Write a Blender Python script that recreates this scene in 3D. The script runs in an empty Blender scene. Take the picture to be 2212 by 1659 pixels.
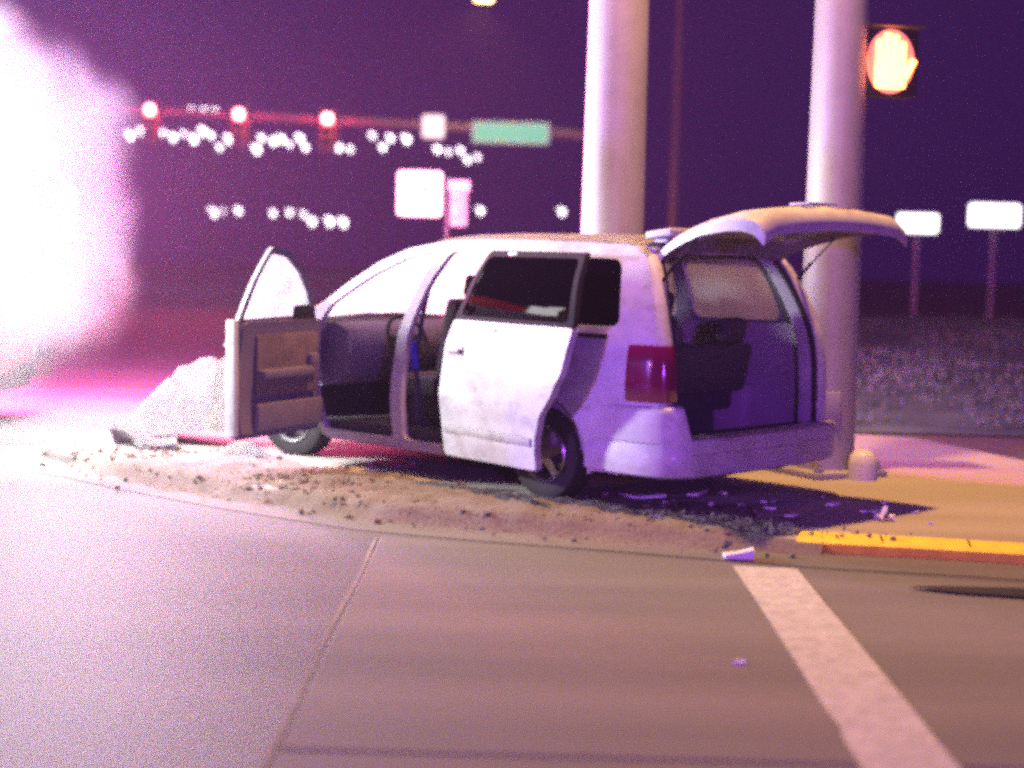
import bpy, bmesh, math, random
from mathutils import Vector, Matrix
R = math.radians
rnd = random.Random(7)
scn = bpy.context.scene
COL = scn.collection

# ------------------------------------------------------------------ camera
cd = bpy.data.cameras.new("camera")
cam = bpy.data.objects.new("camera", cd)
COL.objects.link(cam)
cd.sensor_width = 36.0
cd.lens = 36.0 * 3500.0 / 2212.0
cd.clip_end = 3000
cam.matrix_world = Matrix.Translation((0, 0, 1.7)) @ Matrix.Rotation(math.pi / 2 - 0.0757, 4, 'X') @ Matrix.Rotation(0.026, 4, 'Z')
cd.dof.use_dof = True
cd.dof.focus_distance = 10.6
cd.dof.aperture_fstop = 0.75
scn.camera = cam

# ------------------------------------------------------------------ world, light, exposure
w = bpy.data.worlds.new("World")
scn.world = w
w.use_nodes = True
nt = w.node_tree
bg = nt.nodes["Background"]
sky = nt.nodes.new("ShaderNodeTexSky")
sky.sky_type = 'NISHITA'
sky.sun_disc = False
sky.sun_elevation = R(-4)
sky.sun_rotation = R(200)
mixw = nt.nodes.new("ShaderNodeMix")
mixw.data_type = 'RGBA'
mixw.inputs[0].default_value = 0.92
mixw.inputs[7].default_value = (0.10, 0.012, 0.58, 1)      # city glow on low cloud
nt.links.new(sky.outputs[0], mixw.inputs[6])
nt.links.new(mixw.outputs[2], bg.inputs[0])
bg.inputs[1].default_value = 0.13
vs = scn.view_settings
vs.view_transform = 'Standard'
vs.look = 'None'
vs.exposure = -0.25
vs.gamma = 1.0
cy = scn.cycles
cy.filter_width = 3.8
cy.max_bounces = 7
cy.diffuse_bounces = 3
cy.glossy_bounces = 3
cy.transmission_bounces = 5
cy.transparent_max_bounces = 12
cy.volume_bounces = 0
cy.sample_clamp_indirect = 1.0
cy.sample_clamp_direct = 10.0
cy.use_denoising = False


def lamp(name, kind, loc, power, color, radius=0.1, target=None, cone=None, blend=0.5, size=None):
    d = bpy.data.lights.new(name, kind)
    d.energy = power
    d.color = color
    if kind == 'AREA':
        d.size = size or 0.5
    else:
        d.shadow_soft_size = radius
    o = bpy.data.objects.new(name, d)
    COL.objects.link(o)
    o.location = loc
    if target is not None:
        o.rotation_euler = (Vector(target) - Vector(loc)).to_track_quat('-Z', 'Y').to_euler()
    if cone:
        d.spot_size = R(cone)
        d.spot_blend = blend
    return o


# unseen emergency vehicles inferred from the purple light: blue and red roof lights
lamp("unseen_blue_light", 'POINT', (-18.0, 0.0, 3.2), 15500, (0.24, 0.10, 1.0), 0.25)
lamp("roof_strobe_red", 'POINT', (-17.0, -1.0, 3.2), 3700, (1.0, 0.28, 0.34), 0.25)

lamp("unseen_blue_light", 'POINT', (2.6, -5.5, 2.6), 5200, (0.40, 0.07, 1.0), 0.25)  # violet fill added to bring purple into the van's rear and interior

# ------------------------------------------------------------------ materials
MATS = {}


def principled(name):
    m = bpy.data.materials.new(name)
    m.use_nodes = True
    b = m.node_tree.nodes["Principled BSDF"]
    MATS[name] = m
    return m, m.node_tree, b


def mat(name, col, rough=0.6, metal=0.0, var=0.15, scale=6.0, bump=0.0, bscale=60.0, coat=0.0, detail=6.0, col2=None, spec=0.5):
    m, t, b = principled(name)
    tc = t.nodes.new("ShaderNodeTexCoord")
    n = t.nodes.new("ShaderNodeTexNoise")
    n.inputs["Scale"].default_value = scale
    n.inputs["Detail"].default_value = detail
    n.inputs["Roughness"].default_value = 0.65
    t.links.new(tc.outputs["Object"], n.inputs["Vector"])
    r = t.nodes.new("ShaderNodeValToRGB")
    r.color_ramp.elements[0].position = 0.3
    r.color_ramp.elements[1].position = 0.72
    c2 = col2 or tuple(c * (1 + var) for c in col)
    r.color_ramp.elements[0].color = tuple(c * (1 - var) for c in col) + (1,)
    r.color_ramp.elements[1].color = tuple(min(1, c) for c in c2) + (1,)
    t.links.new(n.outputs[0], r.inputs[0])
    t.links.new(r.outputs[0], b.inputs["Base Color"])
    b.inputs["Roughness"].default_value = rough
    b.inputs["Metallic"].default_value = metal
    b.inputs["Specular IOR Level"].default_value = spec
    if coat:
        b.inputs["Coat Weight"].default_value = coat
        b.inputs["Coat Roughness"].default_value = 0.12
    if bump:
        n2 = t.nodes.new("ShaderNodeTexNoise")
        n2.inputs["Scale"].default_value = bscale
        n2.inputs["Detail"].default_value = 4
        t.links.new(tc.outputs["Object"], n2.inputs["Vector"])
        bp = t.nodes.new("ShaderNodeBump")
        bp.inputs["Strength"].default_value = bump
        bp.inputs["Distance"].default_value = 0.01
        t.links.new(n2.outputs[0], bp.inputs["Height"])
        t.links.new(bp.outputs[0], b.inputs["Normal"])
    return m


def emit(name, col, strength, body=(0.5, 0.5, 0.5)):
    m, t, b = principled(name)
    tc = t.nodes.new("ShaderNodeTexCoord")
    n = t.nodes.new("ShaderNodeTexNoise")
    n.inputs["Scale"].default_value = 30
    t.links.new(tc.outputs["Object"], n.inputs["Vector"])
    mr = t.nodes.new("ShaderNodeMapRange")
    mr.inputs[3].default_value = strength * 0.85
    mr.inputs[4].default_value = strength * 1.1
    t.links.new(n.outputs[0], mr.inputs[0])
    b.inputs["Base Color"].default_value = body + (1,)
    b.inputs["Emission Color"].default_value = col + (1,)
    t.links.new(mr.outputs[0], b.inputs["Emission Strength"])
    return m


def glass(name, tint, rough, gloss=0.12, crazed=0.0, white=(0.8, 0.8, 0.82)):
    """tinted pane; crazed > 0 adds the milky scatter of shattered safety glass"""
    m = bpy.data.materials.new(name)
    m.use_nodes = True
    t = m.node_tree
    t.nodes.clear()
    out = t.nodes.new("ShaderNodeOutputMaterial")
    tr = t.nodes.new("ShaderNodeBsdfTransparent")
    tr.inputs[0].default_value = tint + (1,)
    gl = t.nodes.new("ShaderNodeBsdfGlossy")
    gl.inputs["Roughness"].default_value = rough
    gl.inputs["Color"].default_value = (0.9, 0.9, 0.9, 1)
    fr = t.nodes.new("ShaderNodeFresnel")
    fr.inputs[0].default_value = 1.45
    mx = t.nodes.new("ShaderNodeMixShader")
    t.links.new(fr.outputs[0], mx.inputs[0])
    t.links.new(tr.outputs[0], mx.inputs[1])
    t.links.new(gl.outputs[0], mx.inputs[2])
    last = mx
    if crazed:
        tl = t.nodes.new("ShaderNodeBsdfTranslucent")
        tl.inputs[0].default_value = white + (1,)
        df = t.nodes.new("ShaderNodeBsdfDiffuse")
        df.inputs[0].default_value = white + (1,)
        m2 = t.nodes.new("ShaderNodeMixShader")
        m2.inputs[0].default_value = 0.35
        t.links.new(tl.outputs[0], m2.inputs[1])
        t.links.new(df.outputs[0], m2.inputs[2])
        tc = t.nodes.new("ShaderNodeTexCoord")
        vo = t.nodes.new("ShaderNodeTexVoronoi")
        vo.feature = 'DISTANCE_TO_EDGE'
        vo.inputs["Scale"].default_value = 75
        t.links.new(tc.outputs["Object"], vo.inputs["Vector"])
        no = t.nodes.new("ShaderNodeTexNoise")
        no.inputs["Scale"].default_value = 3.0
        t.links.new(tc.outputs["Object"], no.inputs["Vector"])
        mr = t.nodes.new("ShaderNodeMapRange")
        mr.inputs[1].default_value = 0.0
        mr.inputs[2].default_value = 0.3
        mr.inputs[3].default_value = 1.0
        mr.inputs[4].default_value = crazed
        t.links.new(vo.outputs["Distance"], mr.inputs[0])
        mul = t.nodes.new("ShaderNodeMath")
        mul.operation = 'MULTIPLY'
        mr2 = t.nodes.new("ShaderNodeMapRange")
        mr2.inputs[1].default_value = 0.3
        mr2.inputs[2].default_value = 0.7
        mr2.inputs[3].default_value = 0.75
        mr2.inputs[4].default_value = 1.0
        t.links.new(no.outputs[0], mr2.inputs[0])
        t.links.new(mr.outputs[0], mul.inputs[0])
        t.links.new(mr2.outputs[0], mul.inputs[1])
        m3 = t.nodes.new("ShaderNodeMixShader")
        t.links.new(mul.outputs[0], m3.inputs[0])
        t.links.new(mx.outputs[0], m3.inputs[1])
        t.links.new(m2.outputs[0], m3.inputs[2])
        last = m3
    t.links.new(last.outputs[0], out.inputs[0])
    MATS[name] = m
    return m


def ground_mat(name, c1, c2, speck, rough, bscale, bump, patch=0.25):
    m, t, b = principled(name)
    tc = t.nodes.new("ShaderNodeTexCoord")
    big = t.nodes.new("ShaderNodeTexNoise")
    big.inputs["Scale"].default_value = 0.45
    big.inputs["Detail"].default_value = 5
    mp = t.nodes.new("ShaderNodeMapping")
    mp.inputs["Scale"].default_value = (0.3, 2.8, 1)
    t.links.new(tc.outputs["Object"], mp.inputs[0])
    t.links.new(mp.outputs[0], big.inputs["Vector"])
    fine = t.nodes.new("ShaderNodeTexNoise")
    fine.inputs["Scale"].default_value = speck
    fine.inputs["Detail"].default_value = 8
    fine.inputs["Roughness"].default_value = 0.8
    t.links.new(tc.outputs["Object"], fine.inputs["Vector"])
    ma = t.nodes.new("ShaderNodeMath")
    ma.operation = 'MULTIPLY_ADD'
    t.links.new(big.outputs[0], ma.inputs[0])
    ma.inputs[1].default_value = 1 - patch
    mb = t.nodes.new("ShaderNodeMath")
    mb.operation = 'MULTIPLY'
    mb.inputs[1].default_value = patch
    t.links.new(fine.outputs[0], mb.inputs[0])
    t.links.new(mb.outputs[0], ma.inputs[2])
    r = t.nodes.new("ShaderNodeValToRGB")
    r.color_ramp.elements[0].position = 0.32
    r.color_ramp.elements[1].position = 0.68
    r.color_ramp.elements[0].color = c1 + (1,)
    r.color_ramp.elements[1].color = c2 + (1,)
    t.links.new(ma.outputs[0], r.inputs[0])
    t.links.new(r.outputs[0], b.inputs["Base Color"])
    b.inputs["Roughness"].default_value = rough
    bp = t.nodes.new("ShaderNodeBump")
    bp.inputs["Strength"].default_value = bump
    bp.inputs["Distance"].default_value = 0.01
    n2 = t.nodes.new("ShaderNodeTexNoise")
    n2.inputs["Scale"].default_value = bscale
    n2.inputs["Detail"].default_value = 6
    t.links.new(tc.outputs["Object"], n2.inputs["Vector"])
    t.links.new(n2.outputs[0], bp.inputs["Height"])
    t.links.new(bp.outputs[0], b.inputs["Normal"])
    return m


ground_mat("asphalt", (0.045, 0.043, 0.042), (0.13, 0.125, 0.12), 55, 0.62, 70, 0.5, 0.45)
ground_mat("concrete", (0.070, 0.064, 0.060), (0.170, 0.155, 0.145), 40, 0.75, 60, 0.3, 0.4)
ground_mat("sidewalk", (0.24, 0.225, 0.20), (0.40, 0.38, 0.34), 30, 0.85, 50, 0.3, 0.4)
ground_mat("soil", (0.05, 0.045, 0.04), (0.12, 0.10, 0.085), 14, 0.95, 20, 0.8, 0.5)
ground_mat("dirt", (0.09, 0.072, 0.062), (0.19, 0.155, 0.13), 22, 0.95, 45, 0.9, 0.6)
mat("grass", (0.085, 0.135, 0.125), 0.8, var=0.45, scale=1.2, spec=0.2)
mat("road_paint", (0.40, 0.39, 0.38), 0.7, var=0.30, scale=16, bump=0.2)
mat("kerb_yellow", (0.80, 0.58, 0.03), 0.6, var=0.15, scale=8, bump=0.2)
mat("joint_grey", (0.20, 0.19, 0.18), 0.8, var=0.35, scale=7)
mat("kerb_stone", (0.30, 0.29, 0.27), 0.8, var=0.2, scale=6, bump=0.3)
mat("paint", (0.52, 0.52, 0.54), 0.55, metal=0.05, var=0.22, scale=2.6, coat=0.12)
# scuffs and road grime across the van's paint
_m = MATS["paint"]
_t = _m.node_tree
_b = _t.nodes["Principled BSDF"]
_src = _b.inputs["Base Color"].links[0].from_socket
_tc = _t.nodes.new("ShaderNodeTexCoord")
_mp = _t.nodes.new("ShaderNodeMapping")
_mp.inputs["Scale"].default_value = (1.6, 1.6, 2.6)
_n = _t.nodes.new("ShaderNodeTexNoise")
_n.inputs["Scale"].default_value = 2.2
_n.inputs["Detail"].default_value = 9
_n.inputs["Roughness"].default_value = 0.72
_t.links.new(_tc.outputs["Object"], _mp.inputs[0])
_t.links.new(_mp.outputs[0], _n.inputs["Vector"])
_r = _t.nodes.new("ShaderNodeValToRGB")
_r.color_ramp.elements[0].position = 0.50
_r.color_ramp.elements[0].color = (1, 1, 1, 1)
_r.color_ramp.elements[1].position = 0.66
_r.color_ramp.elements[1].color = (0.66, 0.62, 0.61, 1)
_t.links.new(_n.outputs[0], _r.inputs[0])
_x = _t.nodes.new("ShaderNodeMix")
_x.data_type = 'RGBA'
_x.blend_type = 'MULTIPLY'
_x.inputs[0].default_value = 1.0
_t.links.new(_src, _x.inputs[6])
_t.links.new(_r.outputs[0], _x.inputs[7])
_t.links.new(_x.outputs[2], _b.inputs["Base Color"])
mat("paint_dirty", (0.34, 0.33, 0.33), 0.55, metal=0.1, var=0.3, scale=7)
mat("black_plastic", (0.016, 0.016, 0.018), 0.85, var=0.3, scale=12, spec=0.12)
mat("trim_grey", (0.13, 0.11, 0.17), 0.75, var=0.12, scale=9)
mat("trim_pale", (0.36, 0.32, 0.38), 0.8, var=0.15, scale=4)
mat("trim_tan", (0.13, 0.09, 0.11), 0.7, var=0.35, scale=5)
mat("fabric_dark", (0.045, 0.042, 0.055), 0.9, var=0.25, scale=20, bump=0.3, bscale=200)
mat("carpet", (0.03, 0.028, 0.032), 0.95, var=0.3, scale=25)
mat("rubber", (0.015, 0.015, 0.015), 0.8, var=0.3, scale=14)
mat("alloy", (0.34, 0.34, 0.35), 0.32, metal=0.9, var=0.1, scale=8)
mat("chrome", (0.75, 0.75, 0.76), 0.15, metal=1.0, var=0.05, scale=5)
mat("steel_galv", (0.38, 0.37, 0.39), 0.55, metal=0.15, var=0.14, scale=2.5)
mat("dark_steel", (0.13, 0.12, 0.14), 0.6, var=0.15, scale=3)
mat("sign_white", (0.80, 0.80, 0.76), 0.4, var=0.05, scale=5)
mat("sign_green", (0.03, 0.30, 0.18), 0.4, var=0.12, scale=5)
mat("sign_back", (0.42, 0.40, 0.41), 0.5, metal=0.3, var=0.12, scale=5)
mat("signal_black", (0.02, 0.02, 0.02), 0.5, var=0.2, scale=6)
mat("signal_yellow", (0.45, 0.24, 0.03), 0.5, var=0.15, scale=6)
mat("engine_red", (0.45, 0.02, 0.02), 0.3, var=0.1, scale=2, coat=0.6)
mat("engine_white", (0.75, 0.75, 0.74), 0.35, var=0.06, scale=3, coat=0.4)
mat("roll_door", (0.55, 0.55, 0.57), 0.35, metal=0.7, var=0.1, scale=3)
mat("glint_blue", (0.04, 0.03, 0.55), 0.6, var=0.2, scale=20)
mat("strip_dark", (0.012, 0.012, 0.014), 0.5, var=0.2, scale=9)
mat("white_plastic", (0.66, 0.65, 0.64), 0.45, var=0.12, scale=8)
mat("airbag", (0.62, 0.60, 0.60), 0.9, var=0.1, scale=9, bump=0.2, bscale=40)
glass("glass_tint", (0.07, 0.07, 0.09), 0.03)
glass("glass_clear", (0.75, 0.8, 0.78), 0.02)
glass("glass_crazed", (0.7, 0.72, 0.72), 0.2, crazed=0.62)
glass("glass_misted", (0.5, 0.5, 0.55), 0.2, crazed=0.60, white=(0.75, 0.75, 0.78))
m, t_, b_ = principled("tail_red")
b_.inputs["Base Color"].default_value = (0.17, 0.003, 0.05, 1)
b_.inputs["Roughness"].default_value = 0.12
b_.inputs["Coat Weight"].default_value = 0.8
emit("led_white", (1.0, 0.97, 0.98), 9)
MATS["led_white"].cycles.emission_sampling = 'NONE'
emit("led_red", (1.0, 0.10, 0.12), 8)
MATS["led_red"].cycles.emission_sampling = 'NONE'
emit("signal_red", (1.0, 0.34, 0.36), 16)
emit("hand_orange", (1.0, 0.22, 0.025), 24)
emit("hand_halo", (1.0, 0.12, 0.012), 2.2)
emit("box_lit", (1.0, 0.93, 0.97), 5.0)
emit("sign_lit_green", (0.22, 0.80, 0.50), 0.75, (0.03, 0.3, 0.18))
emit("sign_glow_white", (1.0, 0.90, 0.95), 1.3)  # added glow stands in for light thrown back by reflective sheeting
emit("sign_glow_cream", (1.0, 0.93, 0.84), 0.7, (0.8, 0.8, 0.76))  # glow put into the colour, replacing headlights reflected by the road sign
emit("streak_lamp", (1.0, 0.86, 0.96), 16)
emit("sodium", (1.0, 0.55, 0.18), 20)

# ------------------------------------------------------------------ mesh helpers


def finish(name, bm, mats, parent=None, smooth=35, loc=None):
    bmesh.ops.recalc_face_normals(bm, faces=bm.faces[:])
    me = bpy.data.meshes.new(name)
    bm.to_mesh(me)
    bm.free()
    for mm in (mats if isinstance(mats, (list, tuple)) else [mats]):
        me.materials.append(MATS[mm])
    if smooth:
        for p in me.polygons:
            p.use_smooth = True
        me.set_sharp_from_angle(angle=R(smooth))
    o = bpy.data.objects.new(name, me)
    COL.objects.link(o)
    if parent:
        o.parent = parent
    if loc:
        o.location = loc
    return o


def empty(name, loc=(0, 0, 0), rz=0.0):
    o = bpy.data.objects.new(name, None)
    o.empty_display_size = 0.2
    COL.objects.link(o)
    o.location = loc
    o.rotation_euler = (0, 0, rz)
    return o


def tag(o, label, cat, group=None):
    o["label"] = label
    o["category"] = cat
    if group:
        o["group"] = group
    return o


def struct(o, kind="structure"):
    o["kind"] = kind
    return o


def a_box(bm, c, s, rot=None, bev=0.0, seg=2, mi=0):
    M = Matrix.Translation(Vector(c))
    if rot:
        M = M @ (rot if isinstance(rot, Matrix) else Matrix.Rotation(rot, 4, 'Z'))
    M = M @ Matrix.Diagonal((s[0], s[1], s[2], 1))
    tmp = bmesh.new()
    bmesh.ops.create_cube(tmp, size=1, matrix=M)
    if bev:
        bmesh.ops.bevel(tmp, geom=tmp.edges[:], offset=bev, segments=seg, profile=0.6, affect='EDGES')
    for f in tmp.faces:
        f.material_index = mi
    join(bm, tmp)


def join(bm, tmp):
    me = bpy.data.meshes.new("tmp")
    tmp.to_mesh(me)
    tmp.free()
    bm.from_mesh(me)
    bpy.data.meshes.remove(me)


def a_cyl(bm, p0, p1, r0, r1=None, seg=20, mi=0, caps=True):
    p0, p1 = Vector(p0), Vector(p1)
    d = p1 - p0
    q = d.to_track_quat('Z', 'Y').to_matrix().to_4x4()
    M = Matrix.Translation((p0 + p1) / 2) @ q
    tmp = bmesh.new()
    bmesh.ops.create_cone(tmp, cap_ends=caps, segments=seg, radius1=r0, radius2=r0 if r1 is None else r1, depth=d.length, matrix=M)
    for f in tmp.faces:
        f.material_index = mi
    join(bm, tmp)


def a_tube(bm, pts, r, seg=8, mi=0):
    pts = [Vector(p) for p in pts]
    rings = []
    for i, p in enumerate(pts):
        d = (pts[min(i + 1, len(pts) - 1)] - pts[max(i - 1, 0)]).normalized()
        q = d.to_track_quat('Z', 'Y')
        rr = r[i] if isinstance(r, (list, tuple)) else r
        rings.append([bm.verts.new(p + q @ Vector((rr * math.cos(2 * math.pi * k / seg), rr * math.sin(2 * math.pi * k / seg), 0))) for k in range(seg)])
    for a, b in zip(rings, rings[1:]):
        for k in range(seg):
            bm.faces.new((a[k], a[(k + 1) % seg], b[(k + 1) % seg], b[k])).material_index = mi
    bm.faces.new(rings[0]).material_index = mi
    bm.faces.new(rings[-1]).material_index = mi


def a_loft(bm, rows, close=False, mi=0):
    """rows: list of equally long point lists"""
    vr = [[bm.verts.new(p) for p in row] for row in rows]
    n = len(vr[0])
    for a, b in zip(vr, vr[1:]):
        for k in range(n if close else n - 1):
            bm.faces.new((a[k], a[(k + 1) % n], b[(k + 1) % n], b[k])).material_index = mi
    return vr


def a_prism(bm, poly, z0, z1, mi=0):
    lo = [bm.verts.new((p[0], p[1], z0)) for p in poly]
    hi = [bm.verts.new((p[0], p[1], z1)) for p in poly]
    n = len(poly)
    for k in range(n):
        bm.faces.new((lo[k], lo[(k + 1) % n], hi[(k + 1) % n], hi[k])).material_index = mi
    bm.faces.new(hi).material_index = mi
    bm.faces.new(lo[::-1]).material_index = mi


def rounded(poly, r, n=4):
    out = []
    m_ = len(poly)
    for i in range(m_):
        p = Vector(poly[i])
        a = Vector(poly[i - 1]) - p
        b = Vector(poly[(i + 1) % m_]) - p
        rr = min(r, a.length * 0.45, b.length * 0.45)
        pa, pb = p + a.normalized() * rr, p + b.normalized() * rr
        for k in range(n + 1):
            t = k / n
            out.append(tuple(pa * (1 - t) ** 2 + p * 2 * t * (1 - t) + pb * t * t))
    return out


def panel_bm(outline, holes, fy, th, xs, zs, bm=None, inner=1, sgn=None):
    """sheet-metal panel: outline and holes in (x, z), curved by y = fy(x, z), th thick; inner skin takes material 1"""
    tmp = bmesh.new()
    edges = []
    for loop in [outline] + list(holes):
        vv = [tmp.verts.new((p[0], 0, p[1])) for p in loop]
        for k in range(len(vv)):
            edges.append(tmp.edges.new((vv[k], vv[(k + 1) % len(vv)])))
    bmesh.ops.triangle_fill(tmp, use_beauty=True, use_dissolve=False, edges=edges, normal=(0, -1, 0))
    for x in xs:
        bmesh.ops.bisect_plane(tmp, geom=tmp.verts[:] + tmp.edges[:] + tmp.faces[:], plane_co=(x, 0, 0), plane_no=(1, 0, 0), dist=1e-5)
    for z in zs:
        bmesh.ops.bisect_plane(tmp, geom=tmp.verts[:] + tmp.edges[:] + tmp.faces[:], plane_co=(0, 0, z), plane_no=(0, 0, 1), dist=1e-5)
    bmesh.ops.remove_doubles(tmp, verts=tmp.verts[:], dist=1e-5)
    faces = tmp.faces[:]
    bnd = [e for e in tmp.edges if len(e.link_faces) == 1]
    vm = {}
    for v in tmp.verts[:]:
        vm[v] = tmp.verts.new((v.co.x, 0, v.co.z))
    for f in faces:
        tmp.faces.new([vm[v] for v in reversed(f.verts)]).material_index = inner
    for e in bnd:
        a, b = e.verts
        tmp.faces.new((a, b, vm[b], vm[a]))
    for v, u in vm.items():
        y = fy(v.co.x, v.co.z)
        v.co.y = y
        u.co.y = y - th * (sgn or (1 if y > 0 else -1))
    if bm is None:
        return tmp
    join(bm, tmp)
    return bm


def lerp_tab(tab, x):
    if x <= tab[0][0]:
        return tab[0][1]
    for (a, b), (c, d) in zip(tab, tab[1:]):
        if x <= c:
            return b + (d - b) * (x - a) / (c - a)
    return tab[-1][1]


def frange(a, b, s):
    n = max(1, int(round((b - a) / s)))
    return [a + (b - a) * i / n for i in range(n + 1)]


# ------------------------------------------------------------------ ground
bm = bmesh.new()
N = 24
ext = 300.0
vv = [[bm.verts.new((-ext + 2 * ext * i / N, -60 + (ext + 60) * j / N, 0)) for i in range(N + 1)] for j in range(N + 1)]
for j in range(N):
    for i in range(N):
        bm.faces.new((vv[j][i], vv[j][i + 1], vv[j + 1][i + 1], vv[j + 1][i]))
g = struct(finish("ground", bm, "soil"))

# asphalt roads: the one the photographer stands on, and the cross street running away on the left
bm = bmesh.new()
road_poly = [(-60, -30), (60, -30), (60, 5.0), (7.0, 8.25), (3.2, 9.25), (1.9, 9.50), (0.8, 9.85), (-0.75, 10.35), (-1.7, 11.05), (-2.4, 11.65),
             (-3.0, 12.25), (-3.65, 12.85), (-3.85, 13.4), (-3.6, 14.3), (-3.25, 15.9), (-2.4, 22), (-1.0, 40), (-1.0, 240), (-26, 240), (-26, 26), (-60, 26)]
bm.faces.new([bm.verts.new((x, y, 0.006)) for x, y in road_poly])
bmesh.ops.triangulate(bm, faces=bm.faces[:])
road = struct(finish("road", bm, "asphalt", smooth=0))

# the concrete lane beside the asphalt: cast slabs with open joints
for (x0, x1) in ((-0.77, 2.9), (2.92, 6.6)):
    for (y0, y1) in ((-4.2, 0.63), (0.65, 5.42), (5.44, 9.42)):
        bm = bmesh.new()
        if y1 > 9:
            poly = [(x0, y0), (x1, y0)] + ([(x1, 8.75), (1.85, 8.98), (0.75, 9.32), (x0, 9.75)] if x0 < 0 else [(x1, 7.8), (x0, 8.75)])
        else:
            poly = [(x0, y0), (x1, y0), (x1, y1), (x0, y1)]
        a_prism(bm, poly, 0.002, 0.014)
        bmesh.ops.bevel(bm, geom=[e for e in bm.edges if all(v.co.z > 0.01 for v in e.verts)], offset=0.006, segments=1, affect='EDGES')
        finish("concrete_slab", bm, "concrete", road, smooth=0)

# pale sealant along the joint between asphalt and concrete
bm = bmesh.new()
a_loft(bm, [[(-0.80 + 0.006 * math.sin(y * 3.1), y, 0.0115), (-0.783 + 0.006 * math.sin(y * 2.3 + 1), y, 0.0115)] for y in frange(-4.2, 9.7, 0.3)])
finish("joint_seal", bm, "joint_grey", road, smooth=0)

# white crossing line
bm = bmesh.new()
pts_l = [(1.27, 9.05), (1.265, 8.3), (1.255, 7.4), (1.24, 6.5), (1.235, 6.05), (1.245, 5.86), (1.225, 5.75), (1.2, 4.5), (1.17, 2.0)]
pts_r = [(1.63, 9.0), (1.615, 8.3), (1.60, 7.4), (1.585, 6.5), (1.575, 6.05), (1.57, 5.86), (1.565, 5.75), (1.55, 4.5), (1.5, 2.0)]
a_loft(bm, [[(a[0], a[1], 0.0185), (b[0], b[1], 0.0185)] for a, b in zip(pts_l, pts_r)])
struct(finish("crossing_line", bm, "road_paint", smooth=0))

# gutter pan along the kerb
kerb_line = [(9.0, 7.75), (7.0, 8.25), (5.0, 8.78), (3.2, 9.25), (2.5, 9.40), (1.9, 9.50), (1.35, 9.66), (0.8, 9.85), (0.0, 10.08), (-0.75, 10.35),
             (-1.3, 10.75), (-1.7, 11.05), (-2.4, 11.65), (-3.0, 12.25), (-3.5, 12.68), (-3.78, 13.05), (-3.85, 13.4), (-3.78, 13.8), (-3.6, 14.3), (-3.42, 15.1), (-3.25, 15.9), (-2.8, 19), (-2.4, 22), (-1.7, 31), (-1.0, 40)]


def offset_line(line, d):
    out = []
    for i, p in enumerate(line):
        a = Vector(line[max(0, i - 1)])
        b = Vector(line[min(len(line) - 1, i + 1)])
        t = (b - a).normalized()
        out.append((p[0] - t.y * d, p[1] + t.x * d))     # left of travel is the road side here
    return out


gut_out = offset_line(kerb_line, 0.42)
bm = bmesh.new()
a_loft(bm, [[(a[0], a[1], 0.0225), (b[0], b[1], 0.010)] for a, b in zip(kerb_line, gut_out)])
gutter = struct(finish("gutter", bm, "concrete", smooth=0))

# raised corner pavement
KH = 0.10
inner = offset_line(kerb_line, -0.16)
bm = bmesh.new()
poly = inner[:-4] + [(-1.6, 20.5), (0.6, 17.2), (2.3, 16.2), (3.9, 15.6), (4.35, 14.2), (5.4, 11.2), (9.5, 9.3)]
tmpv = [bm.verts.new((x, y, KH - 0.004)) for x, y in poly]
bm.faces.new(tmpv)
bmesh.ops.triangulate(bm, faces=bm.faces[:])
pav = struct(finish("pavement", bm, "sidewalk", smooth=0))

# kerb stones, each its own piece; yellow paint on those right of the ramp, lowered at the ramp
kerb = empty("kerb")
struct(kerb)


def resample(line, step):
    pts = [Vector(p) for p in line]
    out = []
    acc = 0.0
    for a, b in zip(pts, pts[1:]):
        L = (b - a).length
        while acc <= L:
            out.append(a + (b - a) * (acc / L))
            acc += step
        acc -= L
    return out


ks = resample(kerb_line, 0.125)
i = 0
while i + 4 < len(ks) and ks[i].y < 24:
    seg = [tuple(p) for p in ks[i:i + 5]]
    midx = seg[2][0]
    painted = midx > 1.72 and seg[2][1] < 10
    inn = offset_line(seg, -0.30 if painted else -0.165)
    ramp = -0.35 < midx < 1.75 and seg[2][1] < 11
    rows = []
    for k, (a, b) in enumerate(zip(seg, inn)):
        f = 0.006 if k == 0 else (-0.006 if k == 4 else 0)
        h = KH if not ramp else KH - 0.007
        rows.append([(a[0] + f, a[1], -0.02), (a[0] + f, a[1], h - 0.02), (a[0] * .88 + b[0] * .12 + f, a[1] * .88 + b[1] * .12, h), (b[0] + f, b[1], h), (b[0] + f, b[1], -0.02)])
    bm = bmesh.new()
    vr = a_loft(bm, rows, close=True)
    bm.faces.new(vr[0])
    bm.faces.new(vr[-1])
    finish("kerb_stone", bm, "kerb_yellow" if painted else "kerb_stone", kerb, smooth=0)
    i += 4

# dark flat strip along the gutter on the right
bm = bmesh.new()
a_loft(bm, [[(x, y0, 0.030), (x, y1, 0.030)] for x, y0, y1 in ((2.15, 8.50, 8.53), (2.35, 8.40, 8.56), (2.7, 8.32, 8.56), (3.1, 8.22, 8.50), (3.8, 8.0, 8.32), (4.4, 7.9, 8.1))])
struct(finish("dark_strip", bm, "strip_dark", smooth=0))

# grassy bank on the right, beyond the side path
bm = bmesh.new()
NX, NY = 34, 30


def bank_z(x, y):
    t = max(0.0, min(1.0, (y - 17.0) / 3.5))
    return 0.02 + 0.32 * t * t * (3 - 2 * t) + 0.05 * math.sin(x * 0.9 + y * 0.4) * t + 0.22 * max(0, min(1, (y - 24) / 10))


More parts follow.
